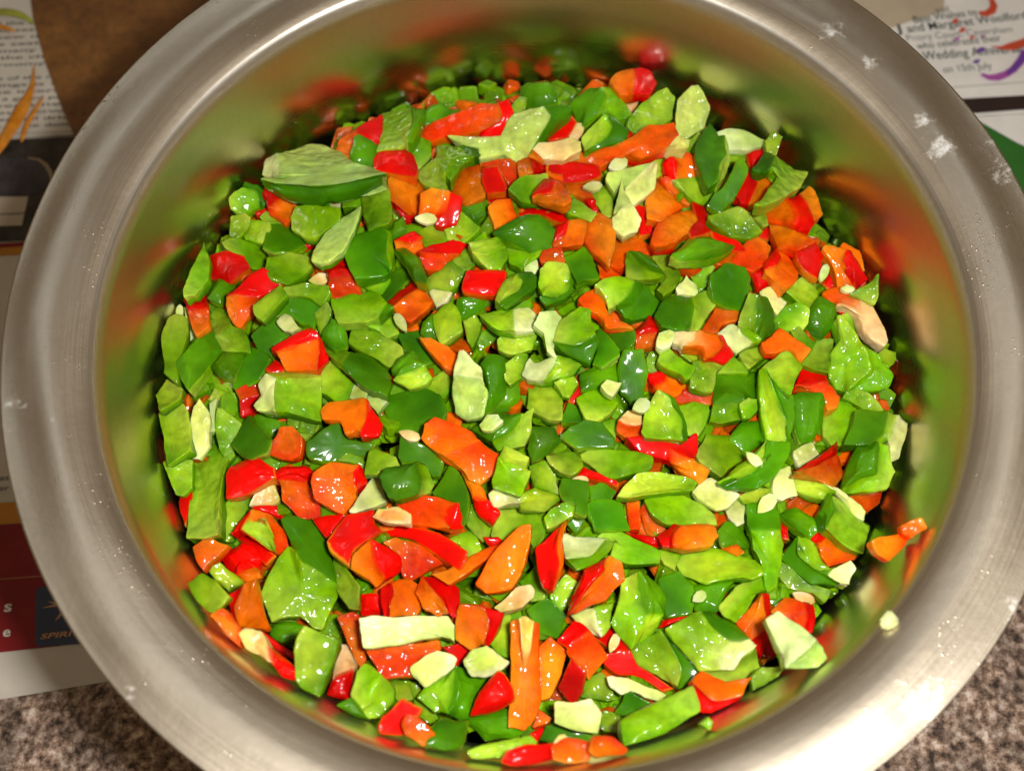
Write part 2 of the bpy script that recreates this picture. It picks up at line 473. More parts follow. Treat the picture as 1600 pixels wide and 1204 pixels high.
def steel(name, rough0, rough1, aniso, base, bump, stain=False, zgrad=0.0):
    m, nt, b = new_mat(name)
    geo = nd(nt, 'ShaderNodeNewGeometry')
    sep = nd(nt, 'ShaderNodeSeparateXYZ')
    nt.links.new(geo.outputs['Position'], sep.inputs[0])
    at = nd(nt, 'ShaderNodeMath', operation='ARCTAN2')
    nt.links.new(sep.outputs['Y'], at.inputs[0])
    nt.links.new(sep.outputs['X'], at.inputs[1])
    cx = nd(nt, 'ShaderNodeVectorMath', operation='LENGTH')
    cmb0 = nd(nt, 'ShaderNodeCombineXYZ')
    nt.links.new(sep.outputs['X'], cmb0.inputs[0])
    nt.links.new(sep.outputs['Y'], cmb0.inputs[1])
    nt.links.new(cmb0.outputs[0], cx.inputs[0])
    # polar coordinates stretched along the brushing direction
    cmb = nd(nt, 'ShaderNodeCombineXYZ')
    s1 = nd(nt, 'ShaderNodeMath', operation='MULTIPLY')
    s1.inputs[1].default_value = 1.6
    nt.links.new(at.outputs[0], s1.inputs[0])
    s2 = nd(nt, 'ShaderNodeMath', operation='MULTIPLY')
    s2.inputs[1].default_value = 3000
    nt.links.new(cx.outputs['Value'], s2.inputs[0])
    s3 = nd(nt, 'ShaderNodeMath', operation='MULTIPLY')
    s3.inputs[1].default_value = 3000
    nt.links.new(sep.outputs['Z'], s3.inputs[0])
    nt.links.new(s1.outputs[0], cmb.inputs[0])
    nt.links.new(s2.outputs[0], cmb.inputs[1])
    nt.links.new(s3.outputs[0], cmb.inputs[2])
    brush = noise_tex(nt, cmb.outputs[0], 1.0, 3, 0.6)
    big = noise_tex(nt, geo.outputs['Position'], 24, 3, 0.5)
    fine = noise_tex(nt, geo.outputs['Position'], 600, 5, 0.7)
    rr = nd(nt, 'ShaderNodeMapRange')
    rr.inputs['From Min'].default_value = 0.3
    rr.inputs['From Max'].default_value = 0.7
    rr.inputs['To Min'].default_value = rough0
    rr.inputs['To Max'].default_value = rough1
    mx = nd(nt, 'ShaderNodeMath', operation='ADD')
    hm = nd(nt, 'ShaderNodeMath', operation='MULTIPLY')
    hm.inputs[1].default_value = 0.5
    hb = nd(nt, 'ShaderNodeMath', operation='MULTIPLY')
    hb.inputs[1].default_value = 0.5
    nt.links.new(brush.outputs['Fac'], hm.inputs[0])
    nt.links.new(big.outputs['Fac'], hb.inputs[0])
    nt.links.new(hm.outputs[0], mx.inputs[0])
    nt.links.new(hb.outputs[0], mx.inputs[1])
    nt.links.new(mx.outputs[0], rr.inputs['Value'])
    if zgrad:
        zr = nd(nt, 'ShaderNodeMapRange')
        zr.inputs['From Min'].default_value = -.040
        zr.inputs['From Max'].default_value = -.018
        zr.inputs['To Min'].default_value = 0.0
        zr.inputs['To Max'].default_value = zgrad
        nt.links.new(sep.outputs['Z'], zr.inputs['Value'])
        za = nd(nt, 'ShaderNodeMath', operation='ADD')
        nt.links.new(rr.outputs[0], za.inputs[0])
        nt.links.new(zr.outputs[0], za.inputs[1])
        rr = za
    b.inputs['Metallic'].default_value = 1.0
    b.inputs['Anisotropic'].default_value = aniso
    tg = nd(nt, 'ShaderNodeTangent')
    tg.direction_type = 'RADIAL'
    tg.axis = 'Z'
    nt.links.new(tg.outputs[0], b.inputs['Tangent'])
    col = mixc(nt, fine.outputs['Fac'], tuple(x * .86 for x in base), tuple(min(1, x * 1.08) for x in base))
    rough_out = rr.outputs[0]
    if stain:
        # dried white scale, in patches of its own on the rim
        dots = [((1562, 275), 26), ((1545, 235), 22), ((1470, 230), 24), ((1440, 190), 20), ((1300, 50), 22), ((30, 640), 22), ((18, 668), 18), ((45, 585), 12),
                ((205, 1082), 20), ((228, 1096), 12), ((1435, 1108), 34), ((1455, 1085), 24), ((1580, 960), 30), ((1480, 235), 18), ((1360, 100), 18), ((80, 660), 10)]
        tot = None
        for (px, py), rad in dots:
            p = at_z(px, py, -.003)
            dv = nd(nt, 'ShaderNodeVectorMath', operation='DISTANCE')
            dv.inputs[1].default_value = p
            nt.links.new(geo.outputs['Position'], dv.inputs[0])
            mr = nd(nt, 'ShaderNodeMapRange')
            mr.inputs['From Min'].default_value = 0
            mr.inputs['From Max'].default_value = rad * 0.00017 * 1.5
            mr.inputs['To Min'].default_value = 0.40
            mr.inputs['To Max'].default_value = 0.0
            nt.links.new(dv.outputs['Value'], mr.inputs['Value'])
            if tot is None:
                tot = mr.outputs[0]
            else:
                a = nd(nt, 'ShaderNodeMath', operation='MAXIMUM')
                nt.links.new(tot, a.inputs[0])
                nt.links.new(mr.outputs[0], a.inputs[1])
                tot = a.outputs[0]
        ns = noise_tex(nt, geo.outputs['Position'], 420, 6, 0.7)
        ad = nd(nt, 'ShaderNodeMath', operation='ADD')
        nt.links.new(tot, ad.inputs[0])
        nt.links.new(ns.outputs['Fac'], ad.inputs[1])
        sm = ramp(nt, ad.outputs[0], [(0.68, BW(0)), (1.02, BW(0.8))])
        col = mixc(nt, sm.outputs[0], col, (0.80, 0.83, 0.84))
        inv = nd(nt, 'ShaderNodeMath', operation='SUBTRACT')
        inv.inputs[0].default_value = 1.0
        nt.links.new(sm.outputs[0], inv.inputs[1])
        nt.links.new(inv.outputs[0], b.inputs['Metallic'])
        add = nd(nt, 'ShaderNodeMath', operation='MULTIPLY_ADD')
        add.inputs[1].default_value = 0.4
        nt.links.new(sm.outputs[0], add.inputs[0])
        nt.links.new(rr.outputs[0], add.inputs[2])
        rough_out = add.outputs[0]
    nt.links.new(col, b.inputs['Base Color'])
    nt.links.new(rough_out, b.inputs['Roughness'])
    # brushing lines, little pits and a slow waviness
    bp = nd(nt, 'ShaderNodeBump')
    bp.inputs['Strength'].default_value = bump
    bp.inputs['Distance'].default_value = 0.0002
    nt.links.new(brush.outputs['Fac'], bp.inputs['Height'])
    bp2 = nd(nt, 'ShaderNodeBump')
    bp2.inputs['Strength'].default_value = 0.16 if stain else 0.10
    bp2.inputs['Distance'].default_value = 0.0004
    wv = noise_tex(nt, geo.outputs['Position'], 210, 4, 0.65)
    nt.links.new(wv.outputs['Fac'], bp2.inputs['Height'])
    nt.links.new(bp.outputs[0], bp2.inputs['Normal'])
    last = bp2
    # fine nicks: sparse raised specks that catch the light
    vo = nd(nt, 'ShaderNodeTexVoronoi')
    vo.inputs['Scale'].default_value = 760 if stain else 420
    nt.links.new(geo.outputs['Position'], vo.inputs['Vector'])
    vr = ramp(nt, vo.outputs['Distance'], [(0.0, BW(1)), (0.22, BW(0))])
    vm = noise_tex(nt, geo.outputs['Position'], 70, 3, 0.6)
    vq = ramp(nt, vm.outputs['Fac'], [(0.54, BW(0)), (0.68, BW(1))])
    vx = nd(nt, 'ShaderNodeMath', operation='MULTIPLY')
    nt.links.new(vr.outputs[0], vx.inputs[0])
    nt.links.new(vq.outputs[0], vx.inputs[1])
    bp3 = nd(nt, 'ShaderNodeBump')
    bp3.inputs['Strength'].default_value = 0.38 if stain else 0.15
    bp3.inputs['Distance'].default_value = 0.0003
    nt.links.new(vx.outputs[0], bp3.inputs['Height'])
    nt.links.new(bp2.outputs[0], bp3.inputs['Normal'])
    nt.links.new(bp3.outputs[0], b.inputs['Normal'])
    return m


def lathe(name, prof, mat, parent, seg=224, wob=0.0):
    V, F = [], []
    rings = []
    for r, z in prof:
        if r < 1e-6:
            rings.append([len(V)])
            V.append((0, 0, z))
        else:
            ids = []
            for k in range(seg):
                a = 2 * math.pi * k / seg
                w = wob * noise.noise(Vector((math.cos(a) * 3, math.sin(a) * 3, r * 120))) if wob else 0
                ids.append(len(V))
                V.append((r * math.cos(a), r * math.sin(a), z + w * min(1, max(0, (r - .112) / .01))))
            rings.append(ids)
    for A, B in zip(rings, rings[1:]):
        for k in range(seg):
            k2 = (k + 1) % seg
            if len(A) == 1:
                F.append((A[0], B[k2], B[k])[::-1])
            elif len(B) == 1:
                F.append((A[k], A[k2], B[0]))
            else:
                F.append((A[k], A[k2], B[k2], B[k]))
    return mesh_obj(name, V, F, mat, parent, True)


pot = empty('steel_pot', (0, 0, 0))
tag(pot, 'round stainless steel pot with a wide flared rim, full of chopped peppers', 'pot')
lathe('inner_wall', spline(WALL, 4), steel('brushed_steel_inside', 0.20, 0.28, 0.45, (0.64, 0.59, 0.51), 0.05, False, 0.12), pot)
lathe('rim', spline(RIM, 3), steel('worn_steel_rim', 0.29, 0.42, 0.25, (0.50, 0.425, 0.325), 0.03, True), pot, 224, 0.0004)
lathe('outer_wall', spline(UNDER, 2), steel('brushed_steel_outside', 0.2, 0.36, 0.5, (0.58, 0.55, 0.5), 0.10), pot)


# ------------------------------------------------------------------ chopped peppers
def base_z(x, y):
    r2 = (x * x + y * y) / .0121
    return -.0415 + .0062 * (1 - min(1, r2)) + .0020 * noise.noise(Vector((x * 38, y * 38, 2.3)))


PIECES = """
@A 230,150
1|p 720,490 750,400 820,355 840,440 810,500|g 820,355 900,345 1000,305 1110,305 1204,345 1298,420 1204,450 840,440|c 720,515 810,500 840,440 1204,450 1298,420 1488,480 1300,530 1083,560 840,555|G 720,515 840,555 1083,560 1300,530 1488,480 1413,535 1183,595 1083,615 840,600 #large pale-green pepper end with a whitish stem tip
0|c 520,630 600,575 690,600 700,690 600,735 525,700|G 600,575 610,530 690,560 740,630 745,690 700,690 690,600
0|r 760,690 865,615 930,690 920,760 860,790 770,730|R 740,590 790,580 865,615 760,690 735,640
-1|R 680,730 760,700 790,740 700,770
0|g 530,760 600,735 640,760 630,830 570,890 520,870
0|c 640,770 760,790 770,830 720,920 620,890 600,840
0|G 760,800 880,795 980,890 980,930 890,980 800,980 730,950 750,860
1|c 900,760 930,690 1040,675 1204,700 1204,780 1050,890 990,880 910,830
-1|G 960,610 1110,595 1140,690 1040,680 950,700
0|p 1145,620 1200,605 1204,690 1160,695
2|g 1040,1030 1045,960 1110,860 1204,770 1333,690 1325,750 1233,960 1140,1030 1083,1040 #pale wet green wedge with a dark skin edge
0|c 475,920 520,890 720,940 735,1000 720,1090 640,1070 620,1030 490,950
1|c 740,1080 760,1010 880,980 1000,1000 1025,1060 980,1120 880,1175 780,1140
0|R 405,1000 500,975 600,1010 635,1075 520,1165 410,1140 390,1060
1|g 220,1204 270,1090 350,920 385,1000 380,1150 300,1240 230,1250 #upright green wedge leaning on the steel wall
-1|R 950,975 985,895 1070,890 1040,960
0|g 715,760 750,725 830,790 760,795
@F 230,400
1|R 235,270 355,205 380,330 260,340|r 260,340 380,330 380,430 305,500
0|p 235,330 260,400 305,500 250,530 235,430
0|p 185,370 195,320 215,320 210,380
0|c 120,400 180,370 245,400 240,540 200,640 190,790 110,720 85,550
1|G 185,660 270,550 375,430 410,480 465,590 260,830 225,780 #large flat dark-green skin slab
0|g 390,365 440,320 510,355 530,430 420,510|c 420,510 530,430 600,450 640,540 640,600 470,590 430,540
1|R 495,255 545,215 720,75 850,180 690,260 560,240|r 495,255 560,240 690,260 660,330 590,445 545,430 500,330 #red bent pepper strip
2|c 665,300 740,240 835,180 865,255 730,400 690,370
0|G 385,260 450,150 490,145 555,205 490,260 460,290
-1|G 525,150 640,90 690,105 580,200
-1|r 380,280 490,290 480,330 390,340
0|G 655,500 720,430 830,385 900,440 1000,470 900,490 790,560 780,630 690,580
1|p 820,410 860,365 900,380 955,450 900,475 850,460
0|G 870,260 1000,250 1090,320 1050,400 1040,450 950,410 900,370 790,370
1|c 860,190 1000,165 1130,180 1140,230 1090,320 1000,250 870,240
1|R 785,580 1020,455 1060,470 1070,520 820,600|o 820,600 1070,520 1075,620 1060,710 870,720|R 1060,470 1130,640 1060,710 1075,620 1070,520 #glossy red cube with an orange face
0|R 745,710 800,650 870,700 850,730 770,730
0|G 390,690 470,590 610,610 570,700 540,770 450,740
0|G 540,790 580,680 660,570 770,640 750,680 700,770 560,850
-1|c 390,720 450,740 540,790 530,850 430,830 400,790
-1|G 200,880 290,790 390,830 390,890 330,900 250,960
1|c 740,735 880,722 1085,720 1085,760 880,765 810,770|g 810,770 880,765 1085,760 1085,1030 930,990 800,960 790,850|p 700,800 740,735 810,770 790,850 800,960 700,960 670,930 720,870 #broad sparkling green slab with a pale stub
0|r 550,840 690,790 720,870 590,900|R 590,900 720,870 660,930 690,960 595,995
0|g 75,980 130,930 200,905 240,960 270,1080 265,1204 130,1300 110,1204 100,1080
-1|g 60,870 120,770 215,830 200,890 80,960
1|p 290,950 325,890 380,970 390,1060 390,1180 330,1260 275,1260 275,1120 #tall whitish pith sliver
0|p 390,930 435,900 425,1000 430,1080 385,1100
0|g 430,1090 430,950 480,960 590,1050 545,1180 550,1240 500,1290 450,1200
-1|c 385,900 430,835 540,860 600,990 590,1040 480,950 430,930
1|G 525,1175 640,985 710,1090 780,1150 750,1230 650,1270 580,1240
-1|G 670,990 760,960 890,990 870,1070 780,1120 700,1070
-1|g 890,1000 1080,1040 1070,1060 990,1180 940,1080 880,1060
1|r 770,1200 830,1075 910,1070 965,1130 955,1250 900,1270 765,1240
0|c 1073,690 1153,650 1293,790 1263,890 1180,905 1093,850
0|w 1030,150 1080,100 1130,130 1120,165 1050,165
@B 500,120
0|R 230,330 380,245 385,370 350,420 240,390|r 105,460 130,385 230,330 240,390 190,495 160,490
1|G 215,380 245,360 350,430 360,470 340,570 210,540 195,490
1|g 390,230 570,195 580,300 545,400 500,440 360,460 380,370|G 570,195 650,210 660,260 580,410 545,400 580,300 #square green block with pale inner face
0|G 655,240 690,190 760,170 820,220 810,250 720,300 650,290 640,260
1|r 605,360 690,290 860,235 1010,170 1110,175 1140,270 1000,340 820,370 700,405 650,380|R 1110,175 1170,150 1200,220 1150,290 1140,350 1100,370 1000,370 1000,340 1140,270 #long rough red-orange strip by the far wall
1|R 345,520 380,460 510,440 580,500 605,570 590,620 420,600 350,580
0|c 545,440 640,390 690,410 690,490 620,580 600,560 580,500
1|g 610,610 730,500 790,600 800,690 770,710 680,680|c 730,500 735,430 880,440 960,500 890,550 820,660 790,600|G 880,440 920,420 1000,440 1010,490 960,500
0|o 430,640 480,610 590,610 680,710 640,790 610,870 540,850 440,770|R 540,850 590,850 575,900 540,905 460,790 440,770
1|o 640,740 700,700 800,710 760,840 730,860 620,870|R 800,710 885,760 850,920 760,935 720,920 730,860 760,840 #neat orange cube with one red side
2|p 620,880 640,860 710,870 725,890 700,910 630,910
0|o 815,680 890,570 1000,545 1020,590 1040,740 910,810 870,770
1|R 1020,580 1110,560 1170,690 1165,720 1050,730 1020,650
0|r 1005,540 1180,510 1240,540 1230,640 1180,680 1110,565 1040,560
-1|R 1050,740 1170,720 1240,760 1204,770 1060,790
1|c 265,710 340,665 430,665 435,720 300,760|g 265,710 300,760 435,720 455,860 430,910 300,955 270,860
0|c 140,740 260,700 270,820 250,840 240,810 150,815
-1|G 410,940 520,880 540,960 450,1030 430,980
0|c 600,965 720,910 800,1020 660,1060 630,1000
0|g 780,930 880,845 1005,945 930,1020 890,1040 800,1020
0|R 470,1030 600,970 640,1010 560,1050|o 470,1030 560,1050 640,1010 660,1070 600,1110 480,1080
1|R 620,1100 700,1050 830,1025 915,1050 860,1110 740,1110|r 740,1110 860,1110 760,1200 670,1204 640,1150 620,1100 #bright red triangle with a pointed tip
1|G 150,1050 200,1000 390,940 430,1000 410,1120 440,1200 400,1240 220,1258 180,1170|c 390,940 430,930 465,1100 440,1200 410,1120 430,1000 #large square of green skin with a lime cut edge
2|G 460,1090 530,1075 600,1110 650,1200 670,1280 600,1270 540,1180
1|c 935,1040 1130,1000 1170,1070 1060,1110 960,1100|g 1060,1110 1170,1070 1175,1120 1130,1200 1060,1200 960,1100
0|g 830,1160 910,1070 980,1160 930,1204 880,1204
-1|G 880,810 1060,760 1050,850 960,910 890,860
@C 750,80
1|g 165,430 230,380 380,345 450,400 310,620 230,690 150,640 0,670 0,600 -150,560 -200,520 0,535 160,525|G 380,345 575,345 560,380 460,460 400,560 310,620 450,400 #forked pale-green strip with a glossy skin edge
0|G 260,230 300,200 430,195 470,250 480,320 330,350 260,310
0|g 200,350 250,290 290,300 280,360 220,390
1|G 570,330 690,230 760,230 800,260 760,340 650,470 600,420|c 760,230 830,240 950,390 900,420 850,430 780,385 700,440 650,470 760,340 800,260 #big dark-green tent-shaped chunk by the far wall
2|c 640,540 780,390 840,450 800,540 660,620|G 780,390 860,425 920,500 900,570 760,600 660,620 800,540 840,450
0|R 410,560 520,440 560,400 600,450 540,540 470,550
0|w 560,520 600,445 650,470 630,540 580,540
1|w 310,590 570,545 625,570 620,620 520,680 400,670|r 310,590 400,670 380,690 310,650
2|r 470,690 620,640 870,580 900,645 770,720 560,700|o 870,580 1060,470 1204,455 1235,530 1180,590 1010,665 900,645|w 1180,590 1235,530 1300,560 1290,600 1204,615 #long orange strip tapering to red
2|o 820,180 860,130 960,110 975,190 960,260 880,265|R 960,110 1010,100 1060,130 1105,190 1060,265 960,260 975,190 #lone red and orange chunk resting against the far steel wall
-1|w 910,300 1000,290 970,390 930,400
1|g 920,460 1000,340 1110,260 1170,230 1215,290 1204,420 1100,470 970,510
0|R 905,560 930,480 970,515 920,560
1|p 815,700 900,660 905,710 870,740
0|R 440,700 560,690 740,720 760,790 640,820 540,830 420,790
0|o 410,690 510,700 520,820 420,770
0|o 240,690 310,655 320,700 330,760 250,800|R 310,655 400,660 410,740 350,760 330,760 320,700
2|R 345,870 400,800 475,810 450,900 340,915|o 475,810 530,850 570,930 520,960 380,940 340,915 450,900
1|c 185,860 280,780 420,765 420,800 345,860 340,910 370,950 260,940
0|o 540,840 660,820 720,930 640,920 560,890|R 640,920 720,930 735,1000 700,1000
1|p 665,840 700,820 765,830 740,860 690,865
1|g 590,925 725,1015 690,1060 560,1015|G 525,990 545,930 590,925 560,1015
0|g 690,870 830,835 835,1030 780,1030 730,960
1|p 910,860 1080,700 1105,700 1090,850 960,960 900,890|c 810,760 1080,700 910,860 880,830 850,890 800,800 #whitish leaf-shaped flake
2|p 835,1040 890,980 960,970 1000,1050 980,1120 900,1150 840,1100|c 850,960 895,790 910,890 960,970 890,980 840,1030 #bulb-shaped pale piece with a green tip
-1|R 230,950 400,950 520,980 600,1050 500,1080 380,1020 230,1040
0|o 50,970 100,940 190,920 225,1030 200,1060 90,1110
1|G 90,1140 200,1060 340,1025 420,1070 470,1130 460,1240 340,1270 250,1220 150,1180
1|R 480,1090 560,1060 540,1150 460,1204|o 560,1060 650,1050 680,1080 640,1204 470,1220 460,1204 540,1150
2|o 670,1070 740,1010 830,1060 850,1140 840,1230 810,1343 700,1250 660,1180
0|R 980,970 1030,980 1060,1060 1080,1140 1000,1150 985,1060
0|o 850,1183 980,1153 1085,1233 1070,1263 920,1323 890,1358 820,1333
0|g 1060,660 1180,630 1150,760 1110,780 1080,720
0|R 905,690 910,650 1060,670 1010,710
@D 1000,80
1|g 235,440 240,300 320,220 365,215 435,350 400,470 240,560 #pointed pale-green petal standing by the far wall
0|g 300,560 370,500 380,560 340,640 250,620
2|G 350,600 440,465 490,540 530,530 545,650 500,700 490,800 430,850 390,760 355,680|c 530,530 565,660 540,770 490,830 490,800 500,700 545,650 #dark-green notched leaf-like slab
0|p 480,510 540,490 650,490 790,560 770,590 640,615 550,610
-1|g 560,640 640,620 670,650 650,680 570,690
-1|R 670,630 790,600 780,650 700,740 680,680
0|g 790,560 830,500 890,540 850,650 800,630
0|G 710,740 790,640 850,660 820,740 760,760|g 820,740 850,660 960,740 1045,760 1000,850 900,910 760,960 720,950 800,870 870,770
1|R 610,900 680,770 740,750 740,830 690,950 640,945|o 740,750 810,745 870,765 800,860 720,950 690,950 740,830
2|G 420,960 470,880 530,840 610,680 640,675 675,740 620,880 590,930 510,1010 #narrow green skin slip with a bright glint
1|R 145,710 190,645 230,680 230,800 200,815|o 190,645 310,640 410,740 340,790 230,800 230,680
0|c 215,810 340,790 460,880 400,960 320,920 280,880
0|r 130,800 180,790 320,930 300,960 200,900
0|R 330,930 400,970 475,1110 400,1150 320,1170 300,1120 380,1040 340,1010
0|o 40,930 100,830 140,800 200,900 260,970 140,1060 50,1040
1|o 70,1190 140,1020 300,1005 385,1040 330,1120 200,1204 100,1210
1|g 430,1035 610,975 700,1030 765,1120 680,1170 570,1160 500,1110
0|g 660,965 760,960 800,1080 770,1090 690,1030
1|o 765,960 920,930 960,1000 970,1070 810,1060|R 920,930 1000,890 1060,980 1090,1060 1070,1110 1000,1110 970,1070 960,1000|o 1000,890 1060,850 1110,900 1145,1020 1090,1060 1060,980 #thick orange bar with a red middle band
1|o 823,1092 953,1072 1003,1132 1083,1192 983,1242 873,1237
-1|R 740,1110 770,1080 815,1130 800,1180 750,1180
0|R 450,1130 500,1110 620,1190 660,1260 560,1250 470,1180
@E 1200,230
1|R 185,650 240,580 290,590 350,680 330,800 310,825 220,760 185,700
2|p 325,800 350,730 385,760 370,800 340,820
1|o 345,640 370,620 490,650 465,700 490,760 520,850 540,885 440,870 410,740|R 490,650 520,660 615,820 540,885 490,760 465,700
-1|o 450,640 480,605 570,650 600,760 580,770 510,660
1|o 345,910 440,880 540,890 580,960 560,1010 440,985 390,960|w 440,985 560,1010 580,960 650,985 715,1110 750,1204 720,1235 640,1190 590,1130 560,1040 #cream-coloured tongue of pith with an orange end
2|g 520,920 640,850 690,800 690,920 670,975
2|p 470,885 500,872 540,885 510,905
0|g 120,900 220,810 310,900 310,940 260,1010 190,960
0|c 20,1060 110,990 190,970 260,1010 250,1100 200,1150 90,1140
0|G 260,1010 320,930 435,990 390,1140 330,1204 270,1170 230,1110
1|p -43,912 17,882 107,972 57,1042 17,1000
-1|R 350,860 390,780 440,880 380,890
@G 480,380
0|R 90,120 240,60 270,170 290,195 140,215 110,150|r 140,215 290,195 340,310 180,335 125,320
1|c 165,350 240,310 330,320 395,290 490,370 440,450 370,490 200,495 170,430|G 440,450 490,370 530,400 480,440
0|c 320,240 510,190 515,230 470,310 440,320 390,290
0|G 465,320 520,190 600,160 660,215 560,300 500,355
1|R 510,365 690,225 720,270 620,330 540,400|o 540,400 620,330 720,270 790,360 760,400 640,490 580,450
0|c 755,210 900,110 985,180 940,270 880,300 760,290
0|p 770,310 790,290 900,310 860,370 810,390
1|p 550,460 580,445 620,490 610,545 555,500
1|c 790,450 850,400 900,370 940,400 970,540 840,630 815,600
1|R 975,270 1000,170 1250,175 1240,260 1180,325 980,300 #small red oblong bar
0|G 730,500 790,450 815,600 740,590 715,550
0|g 380,520 450,440 540,430 570,560 500,590 450,540
0|g 260,620 290,520 420,540 590,640 620,760 500,770 370,690
-1|G 570,560 690,550 760,640 800,740 700,760 600,650
1|G 530,800 580,720 660,680 740,760 570,830|c 570,830 740,760 775,840 740,880 640,905 540,850
1|G 220,760 280,680 400,720 500,790 520,870 490,950 400,920 300,850|c 120,680 180,690 280,680 220,760 160,720
1|o 705,590 780,590 890,650 945,700 910,795 860,770 790,690 #orange sliver among green pieces
2|p 915,830 950,680 980,670 1090,780 1100,850 950,830|g 915,830 950,830 1100,850 1125,920 1100,1070 1000,1095 930,1060 915,950 #pale upright block with a pointed top
0|G 1090,760 1130,700 1240,720 1240,940 1160,1050 1110,1060 1125,920
0|G 500,960 700,900 830,950 870,1050 850,1110 760,1100 720,1150 650,1204 560,1200 470,1010
0|p 255,960 290,880 370,930 360,970 300,975
0|p 370,960 430,945 500,980 440,1060 400,1010
1|o 85,1050 130,1000 230,980 360,975 370,1080 330,1170 240,1190 200,1110 100,1100|R 360,975 400,1040 465,1130 440,1200 330,1210 330,1170 370,1080 #orange piece with a side arm and a red face
0|c 740,870 880,790 910,850 860,975 760,930
0|G 95,600 150,470 220,510 245,600 240,650 170,670
0|c 45,440 120,380 150,430 110,560 90,600 60,500
0|g 980,490 1050,450 1090,500 1060,600 1035,640 1000,590
0|G 945,350 1080,310 1130,340 1100,410 960,480 940,410
@H 730,360
0|c 250,100 300,60 430,60 470,140 400,190 340,240 270,200
0|p 350,240 405,175 425,210 420,275
1|r 465,170 480,130 580,105 610,180 600,210 470,195
1|c 250,300 310,270 360,320 330,390 200,450 180,430|G 310,270 400,260 435,290 430,350 360,400 250,480 200,450 330,390 360,320
1|c 455,240 500,200 620,210 640,260 640,370 560,420 480,400 450,340|G 620,210 665,320 660,380 600,430 500,460 460,410 480,400 560,420 640,370 640,260
1|G 615,170 740,100 770,130 830,290 800,300 690,320
1|o 705,440 740,395 835,365 880,490 905,550 870,590 820,520 740,490|r 870,590 905,550 1000,580 1040,610 960,600 890,600 #orange hook with a thin curled tail
0|r 825,220 880,225 950,280 870,300 840,280
1|c 800,340 850,310 960,285 1050,320 1010,400 940,460 890,500 850,380|G 1050,320 1120,340 1200,440 1150,530 1040,560 990,540 960,490 940,460 1010,400
1|c 80,520 200,500 290,490 300,620 200,620|p 290,490 380,480 440,540 420,620 300,620
2|p 420,590 460,520 550,510 590,550 560,610 540,740 560,800 500,740 480,640 #translucent curl of whitish membrane
2|c 545,690 590,560 710,480 770,500 800,650 690,720|G 545,690 690,720 800,650 830,690 800,740 770,830 650,780 #large lime facet over dark skin, with a tiny brown mark
1|G 800,650 840,620 950,740 950,780 850,850 790,830 820,720
0|G 840,600 900,580 1040,610 1055,680 1000,750 950,760 930,700
0|R 1060,640 1140,545 1204,620 1180,640 1070,655|r 1070,655 1180,640 1195,720 1100,740 1060,730
1|G 955,820 980,750 1100,745 1130,900 1110,1050 1030,1080 960,1010 #upright rounded green barrel-like chunk
0|g 190,680 250,640 430,640 400,740 280,770 200,740
0|g 235,830 330,770 380,780 360,900 270,960 240,930
1|p 350,900 400,800 430,830 560,790 540,850 480,930 380,930|c 560,790 640,800 715,840 650,900 540,935 480,930 540,850
0|g 380,950 460,930 590,980 590,1180 500,1170 380,1110
1|g 545,950 600,920 660,920 690,960 640,1040 600,1030
0|R 630,1050 700,950 720,1000 670,1080 640,1070
0|G 710,900 780,860 920,830 945,920 930,980 800,990 720,1000
1|c 690,1050 770,1000 860,980 940,1080 900,1140 820,1190 740,1170 710,1110
2|p 845,970 880,935 965,955 940,1000 910,1035 870,1010
3|p 1050,1080 1080,1050 1155,1060 1130,1110 1100,1140 1070,1120
0|G 590,1180 640,1070 690,1110 740,1180 720,1204 600,1204
-1|G 110,1110 240,960 320,960 330,1060 250,1130 130,1150
@I 980,360
2|G 285,150 390,60 500,50 620,85 670,100 590,160 470,185 330,185 #slim dark-green leaf-shaped strip
0|r 310,210 480,190 495,210 430,270 360,250
1|G 10,130 80,140 170,200 240,280 160,260 80,200|c 10,130 80,200 160,260 240,280 100,310 0,300 -10,200
0|g 175,110 215,120 335,270 310,340 230,400 180,360 250,290 160,180
1|G 520,340 530,270 620,195 740,230 770,300 770,380 740,500 640,480 540,430
0|c 400,270 540,195 550,230 520,270 510,330 460,380
0|p 310,360 350,320 370,280 430,340 430,400 320,390
1|G 180,530 230,440 290,410 400,420 420,480 400,600 300,615 220,600|c 400,420 490,380 560,450 440,620 400,600 420,480
0|o 470,620 570,460 700,510 690,560 600,590 570,640
1|w 280,640 310,620 430,620 440,680 360,720 300,700|o 430,620 560,650 600,720 550,780 480,800 460,740 360,720 440,680|R 560,650 590,660 660,770 610,815 480,800 550,780 600,720 #orange strip with a cream end and red tip
2|p 185,690 200,640 260,625 290,650 270,720 220,740 190,720 #round whitish seed
-1|R 280,740 310,690 350,720 320,770
1|p 580,650 640,590 700,600 720,640 780,700 690,765 640,730|c 700,600 800,640 840,680 780,700 720,640
0|g 705,770 800,700 870,700 900,770 770,855 730,810
1|c 700,600 720,530 770,400 820,410 820,540 800,640 760,620|G 820,410 880,430 915,520 920,600 850,680 800,640 820,540
1|R 860,200 945,95 970,170 940,230 870,250|o 945,95 1070,260 1065,300 975,370 935,320 870,250 940,230 970,170
1|o 850,700 960,615 1020,650 1145,740 1080,825 1010,740 940,770 880,770
2|c 850,860 1000,740 1100,850 1060,930 1030,1030 960,990 890,910
0|G 540,880 800,900 800,1040 740,1080 550,1080|c 550,1080 740,1080 720,1120 720,1180 600,1204 520,1190
1|c 710,1090 760,1050 810,1060 820,1120 770,1170 730,1170
0|g 600,860 670,780 740,850 750,890 570,890
2|c 200,820 220,750 270,740 320,790 420,850 410,880 370,930 330,890 250,860 #bone-shaped lime-green bit
0|g 120,800 150,760 210,760 210,840 230,890 190,920 140,880
